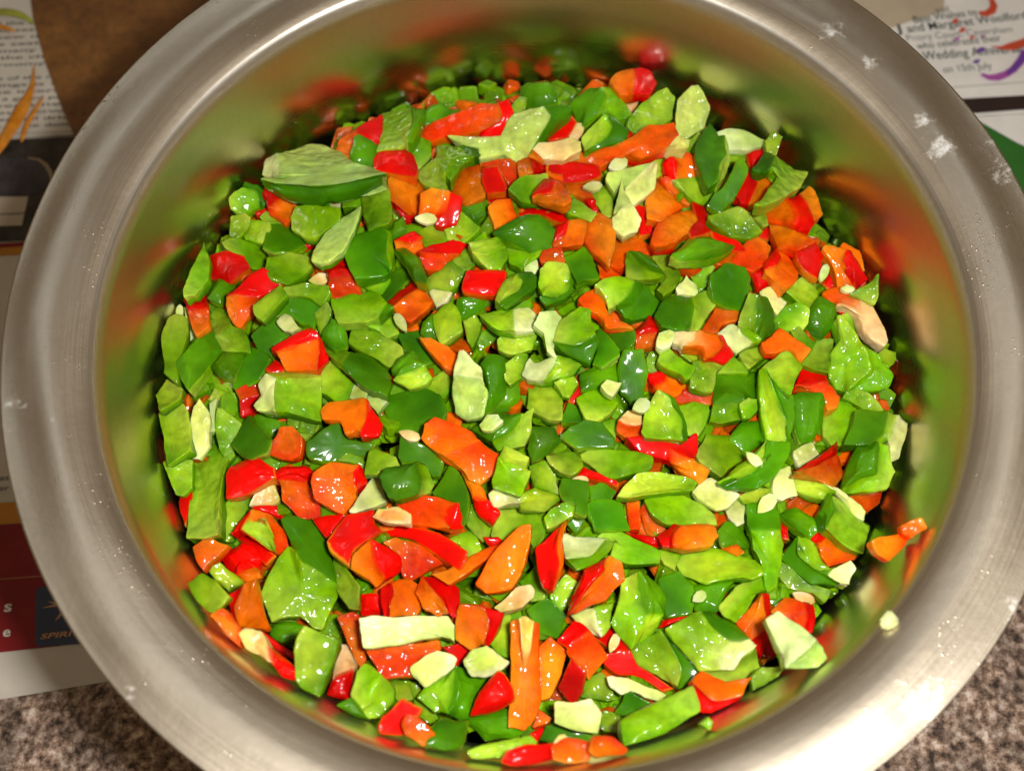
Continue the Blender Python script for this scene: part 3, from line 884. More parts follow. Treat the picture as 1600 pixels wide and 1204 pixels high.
0|R 135,920 140,900 250,880 240,950 170,980|o 250,880 380,940 390,970 270,1055 220,1000 170,980 240,950
1|c 420,820 480,800 600,820 600,850 560,880 450,880|g 420,820 450,880 560,880 530,1000 480,1005 395,980 400,910
0|c 335,770 370,720 470,770 470,810 420,830
0|r 305,1040 370,990 530,1000 535,1060 510,1090 420,1070 330,1080
0|c 320,1100 420,1070 510,1100 500,1204 440,1290 380,1270 350,1204
2|g 95,1260 120,1130 190,990 260,1050 340,1180 340,1310 200,1300 120,1290|G 190,990 290,1050 370,1190 380,1310 340,1310 340,1180 260,1050 #green triangle with seedy inner face
1|c 830,1120 830,870 870,860 960,1120 1000,1204 990,1340 880,1320|G 870,860 920,940 1040,1040 1050,1204 1010,1330 990,1340 1000,1204 960,1120 #tall curved green slab
1|r 660,180 760,60 800,30 900,100 880,180 790,250 720,230 #red piece with a mirror-bright wet glint
0|o 560,200 680,110 720,90 700,170 690,230
0|R 780,260 850,250 935,330 820,385 800,320
@J 1200,480
1|g 400,290 460,200 430,60 470,50 600,240 620,300 640,400 500,520 430,510 380,430|c 600,240 700,290 750,370 790,420 760,490 680,520 560,520 500,520 640,400 620,300 #knobbly lime-green chunk with a raised arm
2|c 700,290 740,260 800,280 800,320 760,370 720,340
0|c 470,50 520,25 590,130 600,190 560,190 500,90
0|g 210,350 270,240 320,200 410,200 390,290 380,400 290,380
0|c 150,150 200,130 260,190 300,210 250,290 200,230
0|R 170,530 220,375 290,380 360,400 370,470 280,480 180,490|r 180,490 280,480 370,470 400,500 445,560 430,620 370,640 330,540 250,520
1|G 155,570 200,530 340,530 360,600 340,720 290,840 200,850 165,750
0|g 475,570 500,520 600,515 680,590 715,640 600,640 540,600
0|c 355,640 400,610 480,570 570,650 510,750 490,860 400,860 350,800
1|G 490,860 560,650 750,660 720,800 640,860|c 750,660 820,680 800,760 760,830 690,870 640,860 720,800|p 820,680 870,730 810,940 770,960 760,830 800,760
2|G 500,1000 560,880 690,850 700,960 680,1060 480,1130|c 690,850 750,870 770,960 800,1030 750,1130 660,1150 470,1160 480,1130 680,1060 700,960 #big green block with pale cut edges by the wall
1|R 185,1025 330,930 435,845 430,920 300,1000|r 185,1025 300,1000 430,920 470,1050 400,1120 370,1100
0|p 160,900 270,850 310,920 200,1005 175,960
0|p 30,1100 70,1020 140,1000 180,1170 90,1204 40,1180
-1|w 285,820 340,790 350,820 300,850
@K 230,640
1|g 250,790 280,500 295,290 420,220 500,310 460,480 440,770 350,795 #long flat green rectangle with a wet face
0|c 470,600 530,540 640,530 640,590 560,750 510,820 440,800
1|R 500,400 520,360 680,290 790,370 800,420 640,520 500,555
0|R 770,430 850,370 1000,370 1040,400 1000,450 830,440|r 830,440 1000,450 1080,590 1080,660 960,680 850,560
0|w 640,600 690,500 780,450 830,560 790,590 700,590
-1|R 660,610 780,580 880,650 870,680 820,680 740,650
1|R 530,780 660,620 640,690 600,750|r 660,620 780,660 860,770 880,850 810,900 800,800 740,680 640,690|g 600,750 640,690 740,680 800,800 810,900 760,870 #red piece with an olive-green core
0|R 530,780 600,750 760,880 800,910 740,970 690,900
0|R 465,920 600,835 670,860 710,940 680,990 560,1030 510,1000|r 560,1030 680,990 710,1040 620,1080 590,1060
1|o 285,860 380,795 500,850 440,920 380,960 350,1010 320,960
1|c 380,990 440,950 500,1000 610,1090 550,1130 510,1145 460,1090 420,1050
1|G 840,690 920,670 1030,700 1120,840 1190,1100 1060,1000 960,950 930,880 890,800|c 930,880 960,950 1060,1000 1190,1100 1180,1200 1120,1300 1090,1370 1030,1360 960,1290 860,1290 780,1330 710,1150 820,920 880,860 #largest green chunk, lobed, with olive skin on top
0|R 215,540 280,480 285,560 240,720 200,600
0|g 100,330 200,310 280,320 280,480 220,530 180,520
-1|w 690,970 780,960 760,1030 710,1060
@L 480,640
0|G 0,200 110,110 200,75 250,180 430,200 370,290 210,330 100,330 0,300
0|c 200,320 250,270 340,300 360,330 350,380 320,340
1|o 25,450 50,390 150,330 320,345 280,400 300,500 310,540 230,650 160,630 50,550|R 320,345 370,455 300,500 280,400 #rough round orange chunk
1|g 395,260 430,245 550,290 580,350 470,370 440,400 360,400
0|p 270,630 330,520 430,400 470,470 500,570 440,600 300,640
1|G 570,290 590,160 680,195 850,260 830,420 780,420 740,350 690,330 600,340
2|G 465,420 500,370 600,350 690,330 720,420 700,520 560,555 520,540|c 690,330 740,360 785,470 760,515 700,520 720,420
2|w 590,160 640,125 685,160 680,190
2|o 720,170 740,90 800,45 880,70 1020,130 1080,190 960,250 850,280 730,190|r 1080,190 1200,270 1170,390 1090,465 1000,430 960,360 850,280 960,250 #large orange oblong fading to red
1|o 975,400 1090,470 1130,560 1040,550 1000,470|R 1040,550 1130,560 1195,640 1155,705 1070,640
1|G 785,520 900,340 970,420 1020,560 990,700 960,720 920,580 800,540
1|r 550,590 620,535 800,540 940,580 880,740 640,710 640,650|R 940,580 970,740 880,740
2|w 415,670 450,620 560,610 640,650 640,710 480,700 #cream pith stub lying on red pieces
0|R 30,680 240,650 150,790 110,790
1|R 120,820 240,660 420,620 410,690 470,760 400,800 290,880 270,980 150,890
0|R 430,710 600,710 830,760 1000,880 950,1000 900,980 720,850 580,790 460,800
2|o 275,1000 290,910 400,810 410,930 480,1060 430,1110 390,1060|R 400,810 580,920 580,1000 480,1060 410,930
1|r 470,830 560,800 720,850 860,960 760,1000 660,1060 600,1040 580,910
1|o 770,1020 940,970 1080,880 1204,840 1180,900 1040,990 900,1085
0|g 895,810 1030,755 1090,870 1000,950 960,850
0|c 990,650 1030,590 1160,700 1140,780 1100,820 1010,720
1|g 160,930 200,940 320,1100 320,1240 260,1240 180,1120
-1|G 310,1060 410,1080 330,1160
@M 730,620
1|G 30,200 180,120 350,110 300,200 160,280|c 350,110 410,70 400,200 360,300 190,335 160,280 300,200
2|p 85,170 130,115 190,110 215,150 150,205 100,200
0|G 380,320 400,190 540,200 590,270 500,360 410,400
1|G 580,240 650,180 740,140 850,160 920,250 920,315 700,320
0|c 850,155 940,150 930,280 900,240
2|c 200,390 230,310 380,385 370,450 230,420|c 165,500 200,390 230,420 370,450 395,460 330,610 170,560 #bright lime-green square
1|c 395,440 480,400 560,490 580,610 420,560 400,490
1|g 500,370 570,345 700,360 720,430 650,490 580,470 520,410
1|c 700,370 770,315 1050,330 1160,370 1150,450 940,510 860,500
1|p 135,610 180,570 340,600 330,660 180,690|c 340,600 420,560 595,630 480,720 330,700 330,660
0|g 150,870 200,690 330,700 500,750 480,880 400,980 380,860 280,900
1|c 495,750 530,700 620,655 680,680 660,740 570,800 510,820
1|G 575,560 590,505 760,530 765,650 740,745 670,720 680,680 600,640
1|G 755,670 780,645 960,650 1020,830 800,830 770,750 #plain flat dark-green square
0|G 765,560 850,530 930,590 900,650 780,640
0|R 650,490 740,440 940,530 930,560 760,520
1|w 670,510 740,500 745,530 700,530
2|R 445,950 540,850 600,800 560,950 580,1050 540,1204 480,1180 445,1040|o 600,800 635,760 590,870 615,1040 540,1204 580,1050 560,950 #red teardrop with a pointed orange tip
2|o 55,1160 140,1000 330,810 400,790 405,860 350,1090 260,1204 120,1230 #big orange leaf-shaped piece
1|p 590,880 620,850 680,880 860,890 780,1000 620,1010|c 860,890 930,890 880,970 800,1050 690,1080 620,1010 780,1000
1|c 820,880 860,845 970,850 1204,960 1204,1040 1000,1040 900,1000 930,890
2|R 640,1350 660,1250 740,1090 890,1000 880,1070 780,1170 700,1300|o 890,1000 965,1040 975,1150 880,1260 690,1345 640,1350 700,1300 780,1170 880,1070 #bright red boat-shaped piece with an orange side
0|R 110,880 200,885 230,920 150,940
-1|G 620,780 740,700 790,860 700,870
0|c 330,1160 430,1060 450,1120 500,1204 480,1260 400,1280
0|c 560,1180 620,1110 690,1160 640,1300 560,1360 520,1250
@N 980,640
1|R 0,170 100,165 240,190 370,195 430,150 440,250 420,310 290,330 190,295 100,270|o 420,310 510,370 490,430 450,475 340,390 290,330 #ragged red piece with an orange foot
1|w -50,60 0,10 80,20 95,90 60,100 -10,90|r -50,60 -10,90 60,100 95,90 95,170 0,180 -60,130
0|c 440,260 500,150 640,170 740,290 640,360 590,420 490,340 450,310
-1|G 650,180 720,80 830,70 860,190 750,270
2|c 580,450 700,350 870,200 930,220 900,300 780,400 680,450|G 870,200 1010,210 1010,290 940,400 820,480 640,490 580,450 680,450 780,400 900,300 #big green crescent
3|p 765,290 790,280 850,335 800,350
2|g 0,460 60,400 180,390 330,410 430,450 400,500 200,520 0,550 -60,540 #long strip with a sparkling wet surface
1|c 105,560 180,520 290,510 450,580 540,650 560,720 330,715 250,720 160,650 #smooth bright lime lozenge
2|R 195,790 290,715 340,720 300,780 300,855 230,850|o 340,720 540,720 570,790 530,850 400,875 300,855 300,780 #orange bar with a red end facet
0|r 80,640 110,590 240,740 190,790 130,770
0|r 0,580 70,560 80,640 80,740 20,740
0|R 0,775 190,800 230,860 150,860 0,790
1|p 410,510 470,440 530,430 700,530 640,600 560,625 480,580 #wrinkled whitish flap of pith
0|p 620,620 680,560 740,600 730,700 690,720 640,670
0|G 570,760 620,710 690,720 760,830 750,870 600,860
0|g 710,540 800,480 900,490 900,530 850,600 740,580
1|p 830,590 900,520 935,590 860,630
1|G 750,600 800,590 960,630 950,680 960,755 780,760|c 780,760 960,755 980,830 970,960 940,1100 890,1140 860,1100 840,960 790,870 #long green strip bent over, with a pale end
1|c 305,950 350,900 540,860 700,900 800,940 860,1020 780,1060 680,1050 500,1090 350,1040 #long lime-green strip with a saw-toothed edge
1|c 580,1223 680,1103 800,1043 950,1053 910,1133 820,1143 770,1243 690,1333 620,1293
1|o 590,870 690,850 720,890 690,915 640,890
0|c 200,880 300,860 420,880 330,900 300,1000 240,960
0|G 200,1060 330,1010 420,1100 420,1204 400,1280 250,1300 210,1200
0|G 420,1100 600,1060 690,1060 600,1180 560,1270 430,1250
1|p 420,1170 450,1130 495,1150 480,1190 435,1200
0|G 958,661 1063,611 1200,700 1213,741 1150,800 1030,730
-1|R 950,710 1000,740 1010,810 970,800
@O 1200,740
1|c 165,20 180,-20 350,70 430,110 350,160 260,140 190,110|p 350,70 430,90 560,180 600,230 590,290 530,250 480,170 430,110
2|G 320,250 380,130 410,140 420,230 370,340|g 410,140 490,180 620,330 620,400 590,490 480,440 370,340 420,230
1|R 280,405 350,325 390,380 330,440|o 330,440 390,380 480,440 555,500 540,530 380,575 340,510
1|g 180,500 200,400 280,410 340,550 400,600 320,620|G 90,530 200,400 180,500 320,620 400,600 370,640 450,680 400,690 280,680 170,600|p 370,640 400,600 510,545 545,590 500,690 450,680
0|g 70,640 90,550 170,600 290,690 390,720 350,800 270,740 130,720
0|r 500,120 600,95 710,115 690,180 620,235 560,170
1|r 20,860 110,775 220,810 240,900 220,990 120,900 40,880|R 220,810 280,815 290,900 280,995 220,990 240,900
1|p 0,920 70,870 200,950 300,1040 210,1130 120,1204 60,1080|g 300,1040 340,1090 365,1150 300,1204 120,1204 210,1130 #large whitish-green flake by the near wall
1|w 170,750 240,745 280,790 270,810 200,790
1|o 660,420 700,400 860,385 870,430 760,540 700,500 #orange flake stuck to the steel wall
3|o 845,320 960,285 985,340 900,400 850,375 #small orange crumb high on the steel wall
-1|G 0,780 80,730 110,770 40,840 0,830
@P 250,850
1|R 440,320 530,250 470,400 500,510 460,480|o 530,250 600,220 610,300 680,510 660,530 500,510 470,400
1|w 500,560 540,525 640,560 680,640 700,740 580,680 530,640|R 680,640 800,740 915,810 850,850 760,830 700,740 #brown-edged cream curl with a red end
0|R 630,540 680,580 840,690 840,720 740,680 660,620
1|G 700,560 720,500 850,490 900,510 840,590 760,615
1|c 845,610 900,510 1110,590 1115,630 1060,800 1000,960 890,900 850,850
0|r 320,450 400,410 450,480 500,520 490,630 420,570
-1|c 170,240 260,180 340,220 430,320 330,430 260,390
@Q 500,900
0|w 110,440 160,430 220,560 210,580 80,640|R 80,640 210,580 190,765 40,740
1|p 90,620 110,570 170,555 230,580 220,650 160,705 110,680 #large round whitish seed
1|r 105,260 210,225 245,250 290,510 250,580 200,470
2|p 245,250 460,255 800,240 850,310 845,430 770,380 560,415 280,450 #long pale yellow-green strip
1|r 290,460 370,440 560,420 740,400 760,450 640,530 580,620 400,640 #red piece with a sugary wet sheen
2|p 565,570 630,520 740,465 850,515 830,570 740,640 660,690 580,620 #whitish oblong lump
2|p 905,530 960,460 1045,435 1190,530 1130,590 1040,630 950,625 #cream-white jagged lump
0|R 255,110 370,115 400,240 260,245
1|R 385,80 450,40 470,100 440,180 450,250 400,240|o 450,40 560,15 610,60 630,200 600,240 450,250 440,180 470,100
1|o 605,100 640,5 760,140 800,220 740,250 650,200|R 640,5 760,10 865,80 870,250 830,255 800,220 760,140
1|o 850,300 880,180 1030,200 1060,300 1020,420 960,465 850,400|R 880,180 1150,230 1090,390 1040,450 1020,420 1060,300 1030,200
0|R 760,440 880,420 980,470 900,520 850,560 850,510
1|c 195,740 230,600 290,540 380,625 330,700 320,790 240,830|g 380,625 470,700 455,810 380,880 300,890 240,830 320,790 330,700
0|g 430,650 560,660 590,760 480,770
1|R 370,930 390,880 510,765 635,830 600,900 530,1000 380,980
2|o 515,930 540,870 570,870 660,930 720,990 640,1060 540,1000
1|G 670,1050 730,910 770,895 920,910 910,1030 880,1075 780,1090
1|c 660,700 740,640 850,570 840,700 800,850 720,850 620,760|G 850,570 1030,640 960,800 940,880 880,900 800,850 840,700 #glossy green curved chunk with a bright glint
0|c 575,680 620,690 660,770 740,880 690,920 620,860
2|R 935,880 1000,730 1118,585 1165,620 1215,720 1215,780 1040,865 #smooth bright red shield-shaped piece
0|G 900,890 1180,830 1320,930 1213,1010 1040,1035 980,960
0|g 930,1090 1090,1040 1204,1020 1310,1000 1360,1050 1150,1130 960,1140
-1|G 120,810 200,760 260,850 300,890 200,870
@S 760,900
2|w 205,270 240,260 300,290 290,480 220,480|o 150,290 205,270 220,480 290,480 300,290 330,300 330,560 340,780 310,870 240,950 135,940 150,800 155,600 #tall orange stick with a pale streak
1|o 340,440 400,380 510,470 450,660 400,750 345,770 335,560
1|R 445,400 550,280 640,340 600,380 520,440|r 520,440 600,380 640,340 760,500 640,640 620,600 560,540 510,470
1|R 450,690 500,580 540,500 560,540 625,600 600,720 550,810
0|G 250,210 380,140 490,240 470,340 450,390 330,350 300,290
0|c 20,420 60,290 130,230 150,260 140,500 80,480
1|w 55,190 190,70 270,55 320,110 230,190 110,220
1|p 540,240 670,200 690,250 720,370 660,350 580,290|c 670,200 790,165 770,310 720,370 690,250
0|R 680,380 770,320 830,350 890,460 810,470 740,430
1|w 775,440 800,380 820,365 830,410 790,460
0|R 740,550 760,490 900,460 960,560 1050,610 1180,700 1100,720 940,630 830,620
1|c 785,280 830,160 850,30 960,-20 1000,230 960,330 910,455|G 960,-20 1010,0 1125,140 1110,240 1050,230 1000,230|c 1000,230 1050,230 1110,240 1030,370 910,455 960,330 #folded bright-green slab with a darker crest
1|G 815,850 870,740 910,725 1040,800 1000,830 880,870
1|p 765,630 800,620 920,650 1120,740 1080,780 1000,760 920,720 850,740 790,690 #wavy cream-white ribbon of pith
0|c 600,670 720,600 760,640 810,770 760,780 600,760
2|p 435,790 550,800 650,770 725,850 690,980 600,970 430,920 #squarish cream-white block
0|g 710,940 740,850 830,870 850,960 740,970
1|c 840,900 900,870 1050,800 1300,670 1340,850 1200,940 1000,1030 870,1070 #long lime strip along the near wall
1|r 650,1090 680,1000 790,1010 890,1080 860,1120 700,1130
1|R 95,1160 140,1100 260,1060 410,1045 420,1150 260,1180 130,1180
0|r 410,1060 500,1010 650,1050 640,1160 520,1170 420,1150
1|w 415,1110 450,1020 480,1000 500,1040 450,1120
0|r 290,930 330,840 400,890 370,920 300,950
0|G 330,1030 380,940 430,920 660,1000 650,1030 490,1010 400,1050
-1|R 280,990 400,930 340,1020 320,1040
@T 1000,900
1|g -80,440 30,390 130,340 260,560 230,690 150,640 0,560|G 130,340 170,360 390,605 240,700 230,690 260,560
2|g 150,330 380,220 430,300 560,420 500,520 520,590 370,590 270,470|G 380,220 450,225 600,300 700,390 560,420 430,300|p 560,420 700,390 725,430 640,500 590,590 520,590 500,520|c 725,430 765,590 640,650 520,660 370,590 520,590 590,590 640,500 #big green chunk with a broad white rib
1|o 330,660 400,595 500,640 540,660 700,630 640,740 470,780|R 330,660 470,780 640,740 600,780 450,845 390,840 360,780
1|o 610,290 690,200 760,110 790,220 770,330 700,400|R 760,110 800,120 820,220 790,420 760,500 720,430 700,400 770,330 790,220
0|R 770,490 800,380 870,480 820,520 780,510
0|o 760,520 820,480 820,510 780,550
0|g 700,640 770,570 900,570 860,630 720,710
0|R 125,320 150,270 340,235 330,260 200,300
0|g 380,920 430,880 460,910 440,960
"""
STEP = 0.0034
ZOOM = 1204 / 300.0


def parse():
    out = []
    org = (0, 0)
    for ln in PIECES.strip().splitlines():
        if ln[0] == '@':
            org = tuple(float(v) for v in ln.split()[1].split(','))
            continue
        label = None
        if '#' in ln:
            ln, label = ln.split('#')
            label = label.strip()
        bits = ln.strip().split('|')
        V, F = [], []
        for fs in bits[1:]:
            tok = fs.split()
            ids = []
            for t in tok[1:]:
                x, y = (float(v) for v in t.split(','))
                p = (org[0] + x / ZOOM, org[1] + y / ZOOM)
                hit = next((i for i, q in enumerate(V) if abs(q[0] - p[0]) + abs(q[1] - p[1]) < 2.6), None)
                if hit is None:
                    hit = len(V)
                    V.append(p)
                if hit not in ids:
                    ids.append(hit)
            ar = sum(V[ids[k]][0] * V[ids[(k + 1) % len(ids)]][1] - V[ids[(k + 1) % len(ids)]][0] * V[ids[k]][1] for k in range(len(ids)))
            if ar > 0:
                ids.reverse()
            if len(ids) >= 3:
                F.append((tok[0], ids, abs(ar) / 2))
        out.append(dict(level=int(bits[0]), V=V, F=F, label=label))
    return out


def ray_plane(px, py, c, z, sx, sy, dz=0.0):
    """Where the ray of a pixel meets the tilted top plane of a piece."""
    d = pix_dir(px, py)
    # EYE.z + t d.z = z + dz + sx (EYE.x + t d.x - c.x) + sy (EYE.y + t d.y - c.y)
    t = (z + dz + sx * (EYE.x - c.x) + sy * (EYE.y - c.y) - EYE.z) / (d.z - sx * d.x - sy * d.y)
    return EYE + d * t


def convex(L):
    sg = 0
    for k in range(len(L)):
        a, b, c = L[k - 1], L[k], L[(k + 1) % len(L)]
        u, w = (b - a).normalized(), (c - b).normalized()
        cr = u.x * w.y - u.y * w.x
        if cr < -.25:
            sg |= 1
        elif cr > .25:
            sg |= 2
    return sg != 3


def raw_piece(P, i):
    rg = random.Random(1000 + i)
    V, F = P['V'], P['F']
    cx = sum(v[0] for v in V) / len(V)
    cy = sum(v[1] for v in V) / len(V)
    grow = 1 + 3.6 / max(14, math.sqrt(sum(f[2] for f in F)))
    V = [(cx + (v[0] - cx) * grow, cy + (v[1] - cy) * grow) for v in V]
    c = at_z(cx, cy, -.039)
    z = base_z(c.x, c.y) + P['level'] * STEP + rg.uniform(-.0009, .0009)
    area = sum(f[2] for f in F)
    size = math.sqrt(area)
    reds = sum(f[2] for f in F if f[0] in 'Ror')
    grn = sum(f[2] for f in F if f[0] in 'Ggc')
    P['area'] = area
    P['family'] = 'red' if reds > grn else ('green' if grn > 0 else 'pith')
    if P['family'] == 'pith' and any(f[0] == 'w' for f in F) and not any(f[0] == 'p' for f in F):
        P['family'] = 'cream'
    seed = P['family'] in ('pith', 'cream') and size < 19
    P['seed'] = seed
    if seed:
        A = np.array(V)
        ev, ec = np.linalg.eigh(np.cov((A - A.mean(0)).T))
        ra, rb = math.sqrt(max(ev[1], 1)) * 1.15, math.sqrt(max(ev[0], 1)) * 1.15
        rb = max(rb, ra * .55)
        V = []
        for k in range(8):
            t = -2 * math.pi * k / 8
            q = ec[:, 1] * ra * math.cos(t) + ec[:, 0] * rb * math.sin(t)
            q = q if k else q * 1.22
            V.append((cx + q[0], cy + q[1]))
        ar = sum(V[k][0] * V[(k + 1) % 8][1] - V[(k + 1) % 8][0] * V[k][1] for k in range(8))
        F = [(F[0][0], list(range(8)) if ar < 0 else list(range(8))[::-1], area)]
    mag = 0.12 if seed else 0.46
    sx, sy = rg.uniform(-mag, mag), rg.uniform(-mag, mag)
    thick = 0.0018 if seed else min(0.0062, 0.0030 + size * 0.000036)
    if P['level'] >= 2 and not seed:
        thick = min(thick, 0.0052)
    # vertices on more than one face form the ridge and stand proud
    V = list(V)
    if not seed:
        mids = {}
        F2 = []
        for code, ids, a_ in F:
            out = []
            for k in range(len(ids)):
                a, b = ids[k], ids[(k + 1) % len(ids)]
                out.append(a)
                key = (min(a, b), max(a, b))
                dx, dy = V[b][0] - V[a][0], V[b][1] - V[a][1]
                ln = math.hypot(dx, dy)
                if ln > 11:
                    if key not in mids:
                        t = rg.uniform(.35, .65)
                        h = rg.uniform(-.055, .075) * min(ln, 34) * (1 if a < b else -1)
                        mids[key] = len(V)
                        V.append((V[a][0] + dx * t - dy / ln * h, V[a][1] + dy * t + dx / ln * h))
                    out.append(mids[key])
            F2.append((code, out, a_))
        F = F2
    # vertices on more than one face form the ridge and stand proud
    use = {}
    for _, ids, _a in F:
        for k in ids:
            use[k] = use.get(k, 0) + 1
    ridge = min(0.0040, size * 0.000042)
    raise_z = 0.0
    for it in range(40):
        c = at_z(cx, cy, z + raise_z)
        top = []
        for k, v in enumerate(V):
            dz = ridge * (1.0 if use.get(k, 1) > 1 else 0.0)
            if use.get(k, 1) > 1:
                dz *= rg.uniform(.8, 1.1) if it == 0 else 1
            top.append(ray_plane(v[0], v[1], c, z + raise_z, sx, sy, dz))
        worst = max(math.hypot(p.x, p.y) - wall_r(p.z) + .0004 for p in top)
        if worst <= 0 or raise_z > .03:
            break
        raise_z += .0012
    cc = sum(top, Vector()) / len(top)
    bot = []
    for p in top:
        q = cc + (p - cc) * rg.uniform(.88, 1.0)
        q.z = p.z * .6 + cc.z * .4 - thick * rg.uniform(.85, 1.1)
        bot.append(q)
    mid = [(a * .45 + b * .55) for a, b in zip(top, bot)]
    for L in (mid, bot, top):
        for p in L:
            r = math.hypot(p.x, p.y)
            lim = wall_r(p.z) - .0004
            if r > lim:
                p.x *= lim / r
                p.y *= lim / r
    n = len(V)
    verts = top + mid + bot
    faces, mats = [], []
    fl = {'red': 'o', 'green': 'c', 'pith': 'p', 'cream': 'w'}[P['family']]
    inner = {'red': 'r', 'green': 'g', 'pith': 'p', 'cream': 'w'}[P['family']]
    skin = {'red': 'R', 'green': 'G', 'pith': 'p', 'cream': 'w'}[P['family']]
    has_skin = any(f[0] in 'GR' for f in F)
    edges = {}
    for code, ids, _a in F:
        for k in range(len(ids)):
            a, b = ids[k], ids[(k + 1) % len(ids)]
            edges[(a, b)] = code
    for code, ids, _a in F:
        faces.append(tuple(ids))
        mats.append(IDX[code])
        faces.append(tuple(k + 2 * n for k in reversed(ids)))
        mats.append(IDX[(inner if has_skin else skin)])
    only_skin = all(f[0] in 'GR' for f in F)
    for (a, b), code in edges.items():
        if (b, a) in edges:
            continue
        if code in 'pw':
            up = code
            lo = code if seed or P['family'] in ('red', 'cream') else 'c'
        elif only_skin:
            up, lo = fl, fl
        elif has_skin:
            up = lo = (skin if code in 'GR' else fl)
        else:
            up, lo = fl, skin
        faces.append((b, a, a + n, b + n))
        mats.append(IDX[up])
        faces.append((b + n, a + n, a + 2 * n, b + 2 * n))
        mats.append(IDX[lo])
    # a centre vertex bows each top face: skin outwards, the inner wall slightly inwards
    f2, m2, core = [], [], []
    verts = [v.copy() for v in verts]
    for f, mm in zip(faces, mats):
        if max(f) < n and len(f) >= 4 and not seed and convex([verts[k] for k in f]):
            p = sum((verts[k] for k in f), Vector()) / len(f)
            span = max((verts[k] - p).length for k in f)
            hgt = {'G': .22, 'R': .20, 'g': -.11, 'r': -.10}.get(CODES[mm], rg.uniform(-.08, .12)) * span * rg.uniform(.6, 1.2)
            b0 = len(verts)
            nf = len(f)
            for k in f:
                q = p + (verts[k] - p) * .52
                q.z += hgt
                core.append(len(verts))
                verts.append(q)
            for k in range(nf):
                k2 = (k + 1) % nf
                f2.append((f[k], f[k2], b0 + k2, b0 + k))
                m2.append(mm)
            f2.append(tuple(range(b0, b0 + nf)))
            m2.append(mm)
        else:
            f2.append(f)
            m2.append(mm)
    faces, mats = f2, m2
    P['core'] = core
    P['c'] = cc
    P['base'] = Vector((cc.x, cc.y, min(p.z for p in bot)))
    P['skin_up'] = has_skin
    return verts, faces, mats, size


ALL = parse()
tmp = []
for i, P in enumerate(ALL):
    verts, faces, mats, size = raw_piece(P, i)
    o0 = P['base']
    me = bpy.data.meshes.new('raw')
    me.from_pydata([tuple(v - o0) for v in verts], [], faces)
    for c in CODES:
        me.materials.append(PM[c])
    me.polygons.foreach_set('material_index', mats)
    ca = me.attributes.new('core', 'FLOAT', 'POINT')
    for k in P['core']:
        ca.data[k].value = 1.0
    me.update()
    bm = bmesh.new()
    bm.from_mesh(me)
    bmesh.ops.recalc_face_normals(bm, faces=bm.faces)
    bm.to_mesh(me)
    bm.free()
    ob = bpy.data.objects.new('raw', me)
    COL.objects.link(ob)
    bv = ob.modifiers.new('bevel', 'BEVEL')
    bv.width = 0.0001 if P['seed'] else min(0.0008, size * 0.000012)
    bv.segments = 2
    bv.limit_method = 'ANGLE'
    bv.angle_limit = math.radians(28)
    sd = ob.modifiers.new('sub', 'SUBSURF')
    sd.levels = sd.render_levels = 1 if size < 22 else 2
    tmp.append(ob)
DG = bpy.context.evaluated_depsgraph_get()
DG.update()


def sub_mesh(name, co, faces, fm, keep, push, tint):
    """A copy of the faces whose code is in keep, pushed out a hair's breadth, border tucked in."""
    sel = [f for f, m in zip(faces, fm) if CODES[m] in keep]
    sm = [m for m in fm if CODES[m] in keep]
    if not sel:
        return None
    me = bpy.data.meshes.new(name)
    used = sorted({v for f in sel for v in f})
    mp = {v: k for k, v in enumerate(used)}
    me.from_pydata([tuple(co[v]) for v in used], [], [tuple(mp[v] for v in f) for f in sel])
    cnt = {}
    for f in sel:
        for k in range(len(f)):
            e = tuple(sorted((mp[f[k]], mp[f[(k + 1) % len(f)]])))
            cnt[e] = cnt.get(e, 0) + 1
    border = {v for e, k in cnt.items() if k == 1 for v in e}
    me.update()
    nrm = [v.normal.copy() for v in me.vertices]
    for v in me.vertices:
        v.co += nrm[v.index] * (-.00005 if v.index in border else push)
    put_tint(me, tint[used])
    slots = sorted(set(sm))
    for s in slots:
        me.materials.append(PM[CODES[s]])
    me.polygons.foreach_set('material_index', [slots.index(m) for m in sm])
    me.shade_smooth()
    me.update()
    return me


